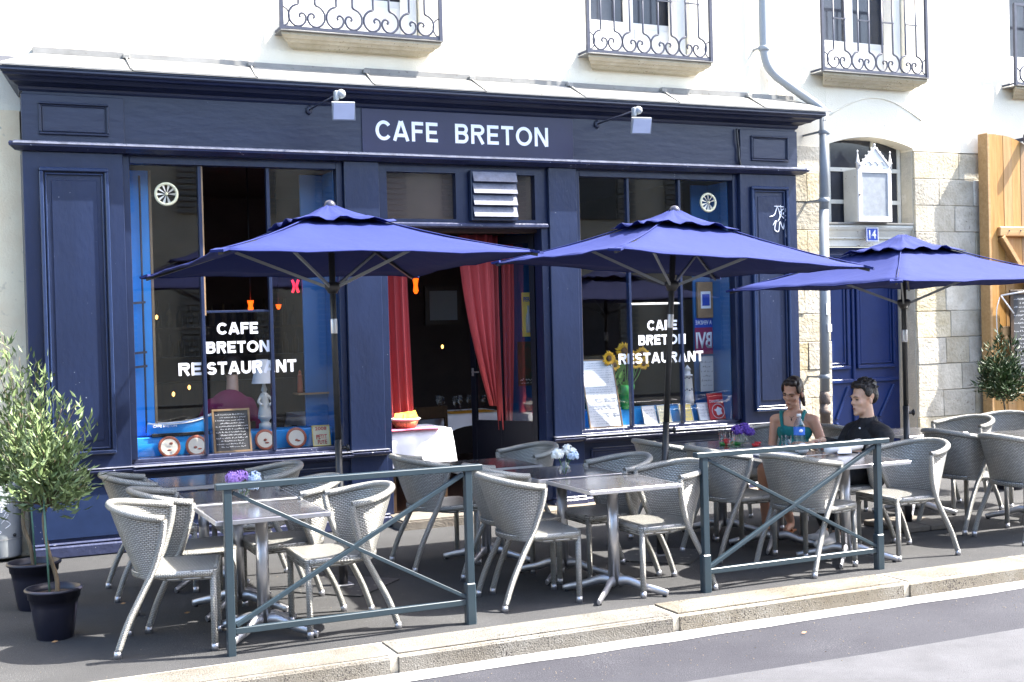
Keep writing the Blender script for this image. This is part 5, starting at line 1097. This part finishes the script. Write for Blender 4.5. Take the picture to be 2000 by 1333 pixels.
#==== things on tables
def flowers(x, y, z, blooms, lab, vase_h=.10, seed=3):
    t = thing('flower_vase', lab, 'flowers', (x, y, z)); rn = random.Random(seed)
    bm = nb(); lathe(bm, [(.022, 0), (.042, .02), (.046, .045), (.034, .075), (.02, .09), (.024, .10), (.021, .098), (.018, .088), (.040, .045), (.036, .02), (.001, .006)], 16, (x, y, z), cap=False); obj('vase', bm, 'tumbler', t, smooth=True)
    bm = nb()
    for dx, dy, dz, r, m_ in blooms: tube(bm, [(x+dx*.1, y+dy*.1, z+.01), (x+dx*.6, y+dy*.6, z+dz*.7), (x+dx, y+dy, z+dz)], .0025, 4)
    obj('stems', bm, 'leaf', t)
    for dx, dy, dz, r, m_ in blooms:
        bm = nb(); c = Vector((x+dx, y+dy, z+dz))
        for k in range(150):
            d = Vector((rn.gauss(0, 1), rn.gauss(0, 1), rn.gauss(0, 1))).normalized(); 
            if d.z < -.5: continue
            p = c+d*r*rn.uniform(.8, 1.02); s = d.orthogonal().normalized(); q = d.cross(s); a = rn.uniform(0, 1.57); s, q = s*math.cos(a)+q*math.sin(a), q*math.cos(a)-s*math.sin(a); e = r*.24
            bm.faces.new([bm.verts.new(p+v) for v in (s*e+d*.003, q*e-d*.002, -s*e+d*.004, -q*e-d*.002)])
        ball(bm, c, r*.72, 1); obj('bloom', bm, m_, t)
flowers(1.665, 7.76, .741, [(-.055, 0, .135, .05, 'ppurp'), (.0, .02, .14, .042, 'ppurp'), (.075, .01, .125, .045, 'pblue'), (.06, -.03, .08, .035, 'pblue')], 'small vase of violet and pale blue flowers on the left tables', seed=5)
flowers(3.86, 7.64, .741, [(-.055, 0, .145, .044, 'pwhite'), (.03, .01, .165, .045, 'pwhite'), (.055, -.02, .13, .04, 'pblue'), (.065, .02, .15, .04, 'pwhite')], 'glass vase of white and pale blue flowers on the middle tables', seed=8)
flowers(5.98, 8.56, .741, [(-.05, 0, .12, .05, 'pviol'), (.03, .02, .13, .052, 'pviol'), (.06, -.02, .10, .042, 'pviol')], 'small vase of deep violet flowers beside the tumblers', seed=11)
def tumbler(x, y, lab, h=.13, r=.032):
    t = thing('tumbler', lab, 'glass', (x, y, .741), group='tumblers on the couple\'s tables'); bm = nb(); lathe(bm, [(r*.85, 0), (r, h), (r-.003, h), (r*.8, .012), (.001, .01)], 16, (x, y, .741), cap=False); obj('glass', bm, 'tumbler', t, smooth=True)
    bm = nb(); rn = random.Random(int(x*100))
    for k in range(16):
        a = rn.uniform(0, 6.28); z = rn.uniform(.02, .08); ball(bm, (x+r*.95*math.cos(a), y+r*.95*math.sin(a), .741+z), .005, 1, (1, 1, .6))
    obj('painted_pattern', bm, 'red', t)
tumbler(5.90, 8.73, 'left of the two tall tumblers on the green tray', .15); tumbler(5.84, 8.52, 'right tall tumbler in front of the violet flowers', .13); tumbler(6.02, 8.02, 'wide patterned tumbler in front of the woman', .115, .04); tumbler(6.12, 7.75, 'small tumbler half hidden behind the water bottle', .09, .03)
bm = nb(); lathe(bm, [(.001, 0), (.085, 0), (.095, .012), (.09, .014), (.08, .005)], 20, (5.93, 8.66, .741), cap=False); solo('tray', bm, 'green', 'round green tray under the tall tumblers', 'tray', (5.93, 8.66, .741))
for x, y, lb in ((5.87, 8.62, 'red cup between the two tall tumblers'), (5.98, 8.38, 'low red candle cup nearest the railing'), (6.09, 8.5, 'red conical cup under the violet flowers')):
    bm = nb(); lathe(bm, [(.02, 0), (.03, .05 if 'low' not in lb else .022), (.027, .05 if 'low' not in lb else .022), (.017, .006)], 14, (x, y, .742)); solo('red_cup', bm, 'red', lb, 'cup', (x, y, .742), 'red cups on the back table')
t = thing('water_bottle', 'clear plastic water bottle with a blue label on the couple\'s table', 'bottle', (5.95, 7.80, .741))
bm = nb(); lathe(bm, [(.036, 0), (.043, .008), (.043, .10), (.040, .11), (.043, .12), (.043, .20), (.040, .225), (.016, .27), (.014, .285)], 18, (5.97, 7.79, .741)); obj('body', bm, 'bottlepl', t)
bm = nb(); lathe(bm, [(.0438, .14), (.0438, .20)], 18, (5.97, 7.79, .741), cap=False); obj('label', bm, 'label', t); bm = nb(); ball(bm, (5.955, 7.748, .915), .022, 1, (1, .2, .7)); obj('label_emblem', bm, 'letter', t)
bm = nb(); lathe(bm, [(.017, .28), (.017, .302), (.001, .303)], 12, (5.97, 7.79, .741)); obj('cap', bm, 'white', t)
bm = nb(); ball(bm, (5.93, 7.70, .785), .046, 3, (1, 1, .95)); solo('white_ball_vase', bm, 'white', 'small round white pot in front of the water bottle', 'pot', (5.93, 7.70, .741))
bm = nb(); tube(bm, [(6.00, 7.50, .787), (6.44, 7.66, .787)], [.030, .046], 14, cap=True); solo('rolled_paper', bm, 'paperwhite', 'thick roll of white paper lying on the couple\'s table', 'paper roll', (6.2, 7.58, .741), smooth=True)
bm = nb(); box(bm, 5.62, 5.92, 7.72, 7.98, .741, .744); solo('paper_mat', bm, 'paperwhite', 'flat white paper mat left of the water bottle', 'paper', (5.77, 7.85, .741))
bm = nb(); bm.faces.new([bm.verts.new(p) for p in ((6.10, 7.50, .75), (6.2, 7.46, .75), (6.24, 7.52, .80), (6.13, 7.56, .79))]); r = bmesh.ops.extrude_face_region(bm, geom=bm.faces[:]); bmesh.ops.translate(bm, vec=(0, 0, .004), verts=[e for e in r['geom'] if isinstance(e, bmesh.types.BMVert)]); 
solo('folded_napkin', bm, 'paperwhite', 'crumpled white napkin at the narrow end of the paper roll', 'napkin', (6.15, 7.5, .741))
#==== people
def remesh(bm, vox=.008, smooth=6):
    me = bpy.data.meshes.new('r'); bm.to_mesh(me); bm.free(); o = bpy.data.objects.new('r', me); link(o)
    a = o.modifiers.new('a', 'REMESH'); a.mode = 'VOXEL'; a.voxel_size = vox; a.use_smooth_shade = True
    b = o.modifiers.new('b', 'SMOOTH'); b.iterations = smooth; b.factor = .5
    bpy.context.view_layer.update(); m2 = bpy.data.meshes.new_from_object(o.evaluated_get(bpy.context.evaluated_depsgraph_get())); bpy.data.objects.remove(o)
    r = bmesh.new(); r.from_mesh(m2); bpy.data.meshes.remove(m2)
    for f in r.faces: f.smooth = True
    return r
def limb(bm, pts, rads):
    pts = [Vector(p) for p in pts]
    for (a, b), (ra, rb) in zip(zip(pts, pts[1:]), zip(rads, rads[1:])):
        tube(bm, [a, b], [ra, rb], 14)
    for p, r in zip(pts, rads): ball(bm, p, r*1.0, 2)
def head(bm, Mx, s=1.0):
    def e(c, r, sc_=(1, 1, 1)): ball(bm, Mx @ Vector(c), 1, 3 if max(r) > .05 else 2, tuple(x for x in r), Mx.to_3x3().normalized())
    e((-.015, 0, .045), (.098, .076, .092)); e((.022, 0, -.015), (.070, .063, .080)); e((.035, 0, -.065), (.052, .050, .045)); e((.066, 0, -.092), (.024, .024, .020))
    e((.066, 0, .028), (.030, .055, .016)); e((.092, 0, -.012), (.017, .0095, .012)); e((.083, 0, .008), (.013, .008, .026)); e((.082, 0, -.022), (.014, .016, .008))
    e((.078, 0, -.050), (.014, .024, .007)); e((.075, 0, -.062), (.013, .021, .008)); e((.055, .036, -.018), (.024, .024, .022)); e((.055, -.036, -.018), (.024, .024, .022))
    for sy in (-1, 1): e((-.005, sy*.078, -.005), (.018, .009, .030))
def face_parts(par, Mx, lipw=.022, brow='hair', closed=False):
    rot = Mx.to_3x3().normalized()
    for sy in (-1, 1):
        bm = nb(); ball(bm, Mx @ Vector((.0745, sy*.031, .008)), 1, 2, (.010, .0135, .0026 if closed else .0050), rot); obj('eye', bm, 'eye', par)
        bm = nb(); tube(bm, [Mx @ Vector((.090, sy*.014, .026)), Mx @ Vector((.090, sy*.030, .031)), Mx @ Vector((.078, sy*.047, .027))], [.0035, .004, .0025], 6); obj('eyebrow', bm, brow, par)
    bm = nb(); ball(bm, Mx @ Vector((.084, 0, -.052)), 1, 2, (.0075, lipw*.9, .0040), rot); ball(bm, Mx @ Vector((.082, 0, -.059)), 1, 2, (.0075, lipw*.75, .0042), rot); obj('lips', bm, 'lip', par)
def hmat(c, yaw, pitch=0, roll=0, s=1.1):
    return Matrix.Translation(c) @ Matrix.Rotation(yaw, 4, 'Z') @ Matrix.Rotation(-pitch, 4, 'Y') @ Matrix.Rotation(roll, 4, 'X') @ Matrix.Diagonal((s, s, s, 1))
def hand(bm, w, d, up_, s=1, curl=.5):
    """w wrist, d direction of the hand, up_ back-of-hand normal"""
    w = Vector(w); d = Vector(d).normalized(); n = Vector(up_); n = (n-d*n.dot(d)).normalized(); x = d.cross(n)
    palm = w+d*.05*s; ball(bm, palm, 1, 2, (.042*s, .036*s, .014*s), Matrix((d, x, n)).transposed())
    for k, (o, L) in enumerate(((-.028, .062), (-.010, .072), (.009, .068), (.026, .052))):
        b = palm+d*.035*s+x*o*s; m1 = b+(d*math.cos(curl*.5)-n*math.sin(curl*.5))*L*.5*s; e = m1+(d*math.cos(curl*1.4)-n*math.sin(curl*1.4))*L*.5*s
        limb(bm, [b, m1, e], [.0088*s, .0082*s, .0068*s])
    b = w+d*.03*s-x*.03*s; m1 = b+(d*.6-x*.7).normalized()*.035*s; limb(bm, [b, m1, m1+(d*.9-x*.1-n*.3).normalized()*.03*s], [.011*s, .0095*s, .008*s])
# woman in teal, seated at the back table
W_ = thing('person', 'woman in a teal sleeveless top with dark hair tied back, looking down', 'person', (6.35, 8.75, 0))
hc = Vector((6.60, 8.69, 1.135)); yaw = R(218); Hm = hmat(hc, yaw-R(12), R(-17), R(-6), 1.10)
fwd = Vector((math.cos(yaw), math.sin(yaw), 0)); sid = Vector((-math.sin(yaw), math.cos(yaw), 0)); pel = Vector((6.58, 8.80, .52))
bm = nb(); head(bm, Hm)
neck = hc+Vector((0, 0, -.10))-fwd*.03
limb(bm, [hc+Vector((0, 0, -.06))-fwd*.02, neck+Vector((0, 0, -.08))], [.048, .052])
chest = neck+Vector((0, 0, -.22))-fwd*.0
ball(bm, chest+Vector((0, 0, .04)), 1, 3, (.095, .145, .15), Matrix.Rotation(yaw, 3, 'Z')); ball(bm, chest+Vector((0, 0, -.16))+fwd*.01, 1, 3, (.085, .12, .16), Matrix.Rotation(yaw, 3, 'Z')); ball(bm, pel+Vector((0, 0, .03)), 1, 3, (.12, .165, .12), Matrix.Rotation(yaw, 3, 'Z'))
shR = neck+Vector((0, 0, -.135))+sid*.165; shL = neck+Vector((0, 0, -.135))-sid*.165
limb(bm, [neck+Vector((0, 0, -.10)), shR], [.05, .052]); limb(bm, [neck+Vector((0, 0, -.10)), shL], [.05, .052])
eR = shR+Vector((0, 0, -.25))+sid*.09+fwd*-.02; wR = eR+fwd*.17-sid*.12+Vector((0, 0, .06))
eL = shL+Vector((0, 0, -.26))-sid*.03+fwd*.02; wL = eL+fwd*.22-sid*.02+Vector((0, 0, .035))
limb(bm, [shR, shR.lerp(eR, .5), eR, wR], [.050, .044, .037, .025]); limb(bm, [shL, shL.lerp(eL, .5), eL, wL], [.048, .042, .036, .025])
hand(bm, wR, (wR-eR), (0, 0, 1), 1.0, .5); hand(bm, wL, (wL-eL), (0, 0, 1), 1.0, .4)
kR = Vector((6.16, 8.52, .53)); kL = Vector((6.20, 8.42, .55))
fR = Vector((6.20, 8.56, .07)); fL = Vector((6.30, 8.36, .10))
for hp, kn, ft in ((pel+sid*.09, kR, fR), (pel-sid*.09, kL, fL)):
    limb(bm, [hp, hp.lerp(kn, .5), kn, kn.lerp(ft, .35), ft], [.095, .082, .058, .055, .034]); limb(bm, [ft+Vector((0, 0, -.025)), ft+fwd*.15+Vector((0, 0, -.045))], [.032, .024])
bdy = obj('body', remesh(bm, .0075, 5), 'skin', W_)
face_parts(W_, Hm, .021, closed=True)
bm = nb(); rot = Hm.to_3x3().normalized()
for c, r in (((-.024, 0, .058), (.097, .080, .088)), ((-.055, 0, .015), (.066, .074, .080)), ((.040, .022, .102), (.040, .036, .030)), ((.040, -.022, .102), (.040, .036, .030)), ((.018, .066, .050), (.044, .014, .050)), ((.018, -.066, .050), (.044, .014, .050)), ((-.118, -.02, .0), (.030, .030, .034))): ball(bm, Hm @ Vector(c), 1, 2, r, rot)
limb(bm, [Hm @ Vector((-.11, .0, .0)), Hm @ Vector((-.115, .02, -.07)), Hm @ Vector((-.095, .045, -.13))], [.024, .026, .014]); obj('hair', remesh(bm, .008, 3), 'hair', W_)
bm = nb(); ball(bm, chest+Vector((0, 0, -.01)), 1, 3, (.108, .155, .11), Matrix.Rotation(yaw, 3, 'Z')); ball(bm, chest+Vector((0, 0, -.16))+fwd*.01, 1, 3, (.102, .138, .17), Matrix.Rotation(yaw, 3, 'Z')); 
for s in (-1, 1): ball(bm, chest+Vector((0, 0, -.0))+fwd*.06+sid*.06*s, 1, 2, (.055, .062, .06), Matrix.Rotation(yaw, 3, 'Z'))
for v in list(bm.verts):
    zc = chest.z+.055
    if v.co.z > zc: v.co.z = zc+(v.co.z-zc)*.15
tp = remesh(bm, .0075, 3)
st = nb()
for s in (-1, 1):
    tube(st, spline([chest+Vector((0, 0, .02))+fwd*.098+sid*.075*s, chest+Vector((0, 0, .13))+fwd*.07+sid*.095*s, neck+Vector((0, 0, -.055))+sid*.10*s, chest+Vector((0, 0, .10))-fwd*.10+sid*.08*s], 5), .018, 6, squash=.45)
merge(tp, st); obj('teal_top', tp, 'teal', W_)
bm = nb(); ball(bm, pel+Vector((0, 0, .03)), 1, 3, (.135, .18, .125), Matrix.Rotation(yaw, 3, 'Z'))
for hp, kn in ((pel+sid*.09, kR), (pel-sid*.09, kL)): limb(bm, [hp, hp.lerp(kn, .78)], [.108, .082])
obj('denim_shorts', remesh(bm, .009, 4), 'navy', W_)
bm = nb(); ball(bm, chest+Vector((0, 0, .10))+fwd*.095, .010, 1, (.6, .6, 1.3)); tube(bm, spline([neck+sid*.05+Vector((0, 0, -.06)), chest+Vector((0, 0, .115))+fwd*.098, neck-sid*.05+Vector((0, 0, -.06))], 5), .0015, 4); obj('pendant', bm, 'black', W_)
for ft in (fR, fL):
    bm = nb(); c = ft+fwd*.06+Vector((0, 0, -.068)); bar(bm, c-fwd*.10, c+fwd*.12, .075, .012); tube(bm, [ft+fwd*.08-sid*.035+Vector((0, 0, -.06)), ft+fwd*.08+Vector((0, 0, -.015)), ft+fwd*.08+sid*.035+Vector((0, 0, -.06))], .008, 5); obj('sandal', bm, 'shoe', W_)
# man in black
X_ = thing('person', 'young man in a black buttoned shirt with short dark hair, facing left', 'person', (6.55, 7.88, 0))
hc = Vector((6.655, 7.855, 1.115)); yaw = R(192); Hm = hmat(hc, R(176), R(-3), 0, 1.13)
fwd = Vector((math.cos(yaw), math.sin(yaw), 0)); sid = Vector((-math.sin(yaw), math.cos(yaw), 0)); pel = Vector((6.60, 7.88, .54)); neck = hc+Vector((.02, 0, -.11))
bm = nb(); head(bm, Hm); limb(bm, [hc+Vector((.02, 0, -.05)), neck+Vector((.02, 0, -.09))], [.056, .062]); limb(bm, [pel+Vector((0, 0, .05)), neck+Vector((.02, 0, -.2))], [.10, .10])
wR = Vector((6.36, 8.02, .80)); eR = Vector((6.62, 8.10, .72)); eL = Vector((6.66, 7.62, .72)); wL = Vector((6.40, 7.66, .80))
hand(bm, wR, (-1, -.1, -.1), (0, 0, 1), 1.1, .4); hand(bm, wL, (-1, .1, -.1), (0, 0, 1), 1.1, .4); limb(bm, [wR, wR+(eR-wR)*.3], [.026, .032]); limb(bm, [wL, wL+(eL-wL)*.3], [.026, .032]); limb(bm, [eR, wR], [.03, .026]); limb(bm, [eL, wL], [.03, .026]); limb(bm, [neck+Vector((.02, .15, -.2)), eR], [.03, .03]); limb(bm, [neck+Vector((.02, -.15, -.2)), eL], [.03, .03]); limb(bm, [neck+Vector((.02, -.17, -.2)), neck+Vector((.02, .17, -.2))], [.03, .03])
for s, fx in ((1, 6.2), (-1, 6.24)):
    limb(bm, [pel+sid*.09*s, Vector((6.2, 7.88+.11*(-s), .52)), Vector((fx+.04, 7.80+.10*(-s), .14)), Vector((fx, 7.78+.10*(-s), .06))], [.06, .045, .035, .03])
obj('body', remesh(bm, .0075, 5), 'skin2', X_); face_parts(X_, Hm, .020, 'hair2')
bm = nb(); rot = Hm.to_3x3().normalized(); rn = random.Random(2)
for c, r in (((-.026, 0, .070), (.100, .081, .086)), ((-.066, 0, .03), (.058, .072, .080)), ((.046, 0, .112), (.046, .060, .030)), ((.002, .069, .060), (.036, .013, .045)), ((.002, -.069, .060), (.036, .013, .045))): ball(bm, Hm @ Vector(c), 1, 2, r, rot)
for k in range(130):
    a = rn.uniform(0, 6.28); ph = rn.uniform(.15, 1.5); d = Vector((math.cos(a)*math.cos(ph)*.10-.02, math.sin(a)*math.cos(ph)*.082, math.sin(ph)*.088+.07)); ball(bm, Hm @ d, rn.uniform(.006, .010), 1)
obj('hair', remesh(bm, .007, 2), 'hair2', X_)
bm = nb(); ch = neck+Vector((.02, 0, -.23)); ry = Matrix.Rotation(yaw, 3, 'Z')
ball(bm, ch, 1, 3, (.135, .195, .17), ry); ball(bm, ch+Vector((0, 0, -.2)), 1, 3, (.13, .17, .20), ry); ball(bm, pel+Vector((0, 0, .06)), 1, 3, (.14, .17, .12), ry)
limb(bm, [neck+Vector((.02, 0, -.10)), neck+Vector((.015, 0, -.055))], [.095, .068]); limb(bm, [neck+Vector((.02, -.13, -.125)), neck+Vector((.02, .13, -.125))], [.062, .062])
for s, e, w2_ in ((1, eR, wR), (-1, eL, wL)):
    sh = ch+Vector((0, .19*s, .07)); limb(bm, [ch+Vector((0, .08*s, .10)), sh, e, e.lerp(w2_, .8)], [.08, .078, .056, .040])
obj('black_shirt', remesh(bm, .009, 4), 'blackcloth', X_)
bm = nb(); cc = neck+Vector((.018, 0, -.055)); tube(bm, [cc+Vector((.068*math.cos(a), .068*math.sin(a), .018*math.cos(a)+.004)) for a in [2*math.pi*i/20+math.pi+.35 for i in range(0, 19)]], [.006]+[.013]*17+[.006], 8, squash=.6)
for q_ in (-1, 1): leafshape(bm, cc+Vector((-.062, .022*q_, .0)), cc+Vector((-.085, .050*q_, -.065)), .022, (-1, 0, .3))
obj('collar', bm, 'blackcloth', X_)
for k in range(4):
    bm = nb(); c = ch+fwd*(.125+.015*math.sin(k*1.0))+Vector((0, -.02, .12-.10*k)); ball(bm, c, .009, 1); obj('button', bm, 'letter', X_)
bm = nb(); 
for s, fx in ((1, 6.2), (-1, 6.24)):
    limb(bm, [pel+sid*.09*s, Vector((6.2, 7.88+.11*(-s), .52)), Vector((fx+.05, 7.80+.10*(-s), .16))], [.10, .075, .058])
obj('trousers', remesh(bm, .01, 4), 'blackcloth', X_)
for s, fx in ((1, 6.2), (-1, 6.24)):
    bm = nb(); y = 7.78+.10*(-s); ball(bm, (fx-.07, y, .045), 1, 2, (.14, .048, .045)); ball(bm, (fx+.0, y, .07), 1, 2, (.06, .042, .055)); obj('shoe', remesh(bm, .008, 3), 'white', X_)
# diner in magenta seen through the left window from behind
Z_ = thing('person', 'diner in a magenta shirt seen from behind through the left window', 'person', (2.33, 11.75, .1))
c = Vector((2.40, 11.65, .1)); Hm = hmat(c+Vector((.05, .1, 1.32)), R(80), 0, 0, 1.05)
bm = nb(); head(bm, Hm); limb(bm, [c+Vector((.05, .08, 1.25)), c+Vector((.04, .05, 1.12))], [.055, .06]); limb(bm, [c+Vector((0, 0, .5)), c+Vector((0, .02, 1.0))], [.12, .12]); limb(bm, [c+Vector((-.25, .28, .78)), c+Vector((-.12, .45, .78))], [.035, .03]); limb(bm, [c+Vector((.25, .28, .78)), c+Vector((.12, .45, .78))], [.035, .03]); limb(bm, [c+Vector((-.1, 0, .5)), c+Vector((-.1, .42, .52)), c+Vector((-.1, .42, .06))], [.09, .06, .04]); limb(bm, [c+Vector((.1, 0, .5)), c+Vector((.1, .42, .52)), c+Vector((.1, .42, .06))], [.09, .06, .04])
for s in (-1, 1): limb(bm, [c+Vector((0, .02, 1.0)), c+Vector((s*.16, .0, 1.02)), c+Vector((s*.26, .05, .78)), c+Vector((s*.25, .28, .78))], [.06, .05, .045, .035])
obj('body', remesh(bm, .012, 4), 'skin2', Z_)
bm = nb(); ball(bm, Hm @ Vector((-.03, 0, .05)), 1, 2, (.105, .09, .105)); obj('hair', bm, 'hair2', Z_)
bm = nb(); ball(bm, c+Vector((0, 0, .95)), 1, 3, (.20, .13, .20)); ball(bm, c+Vector((0, 0, .68)), 1, 3, (.18, .13, .24)); limb(bm, [c+Vector((-.17, 0, 1.0)), c+Vector((-.27, .05, .78)), c+Vector((-.26, .22, .78))], [.075, .06, .05]); limb(bm, [c+Vector((.17, 0, 1.0)), c+Vector((.27, .05, .78)), c+Vector((.26, .22, .78))], [.075, .06, .05]); obj('magenta_shirt', remesh(bm, .012, 4), 'magenta', Z_)
def wchair(x, y, a, lab):
    t = thing('wooden_chair', lab, 'chair', (x, y, .1), R(a), 'dark wooden chairs inside the cafe')
    bm = nb(); box(bm, -.2, .2, -.2, .2, .43, .46, .01); obj('seat', bm, 'darkwood', t, local=True)
    for sx in (-1, 1):
        for sy in (-1, 1):
            bm = nb(); box(bm, sx*.18-.015, sx*.18+.015, sy*.18-.015, sy*.18+.015, 0, .43 if sy > 0 else .85); obj('leg', bm, 'darkwood', t, local=True)
    bm = nb(); box(bm, -.18, .18, -.195, -.17, .72, .85, .01); obj('backrest', bm, 'darkwood', t, local=True)
wchair(2.40, 11.65, 0, 'dark wooden chair under the diner in magenta'); wchair(4.55, 12.3, 10, 'dark wooden chair before the cloth table inside the doorway'); wchair(3.6, 13.0, 30, 'dark wooden chair at the back table')
#==== building across the street (seen only in the window reflections)
ob = thing('facing_house', 'beige stone house with grey shuttered windows across the street', 'building', (3, -4.5, 0))
bm = nb(); box(bm, -25, 40, -4.9, -4.5, 0, 6.3); obj('wall', bm, 'oppwall', ob)
for k in range(12):
    for z in (1.0, 4.2):
        x = -12+k*2.9; bm = nb(); box(bm, x-.5, x+.5, -4.52, -4.44, z, z+1.7); wn = obj('window', bm, 'dkglass', ob)
        bm = nb()
        for s in (-1, 1):
            x0 = x+s*.78
            for q in range(14): box(bm, x0-.24, x0+.24, -4.47, -4.40, z+.02+q*.12, z+.105+q*.12)
        obj('shutter', bm, 'shutter', wn)
# a few dry leaves on the ground
for k, (x, y, z, lb) in enumerate(((1.35, 8.05, .006, 'tiny dry leaf on the asphalt behind the nearest chair'), (1.02, 8.55, .006, 'tiny pale leaf near the second chair leg'), (.53, 7.70, .006, 'dry leaf at the foot of the front pot'), (4.9, 7.45, .006, 'pale scrap on the asphalt near the second railing'), (3.1, 6.33, -.09, 'dry leaf on the white gutter line'), (4.6, 6.0, -.09, 'dry leaf on the road near the kerb'))):
    bm = nb(); bm.faces.new([bm.verts.new(Vector((x, y, z))+Vector(p)) for p in ((-.02, 0, .002), (0, -.008, 0), (.022, .002, .004), (.002, .010, .008))]); solo('dry_leaf', bm, 'basket', lb, 'leaf', (x, y, z), 'dry leaves on the ground')

rn = random.Random(77); bm = nb()
for k in range(900):
    if k % 3: x = rn.uniform(-1, 9); y = 6.2-abs(rn.gauss(0, .35)); z = -.096
    else: x = rn.uniform(-1, 9); y = rn.uniform(6.78, 10.2); z = .001
    e = rn.uniform(.002, .006); a = rn.uniform(0, 6.28); p = [bm.verts.new((x+e*math.cos(a+q*2.09), y+e*math.sin(a+q*2.09), z)) for q in range(3)]; t = bm.verts.new((x, y, z+e)); bm.faces.new(p)
    for q in range(3): bm.faces.new((p[q], p[(q+1) % 3], t))
g_ = obj('grit', bm, 'step', None, 'loose pale grit scattered on the asphalt and along the gutter', 'stuff'); g_['category'] = 'grit'
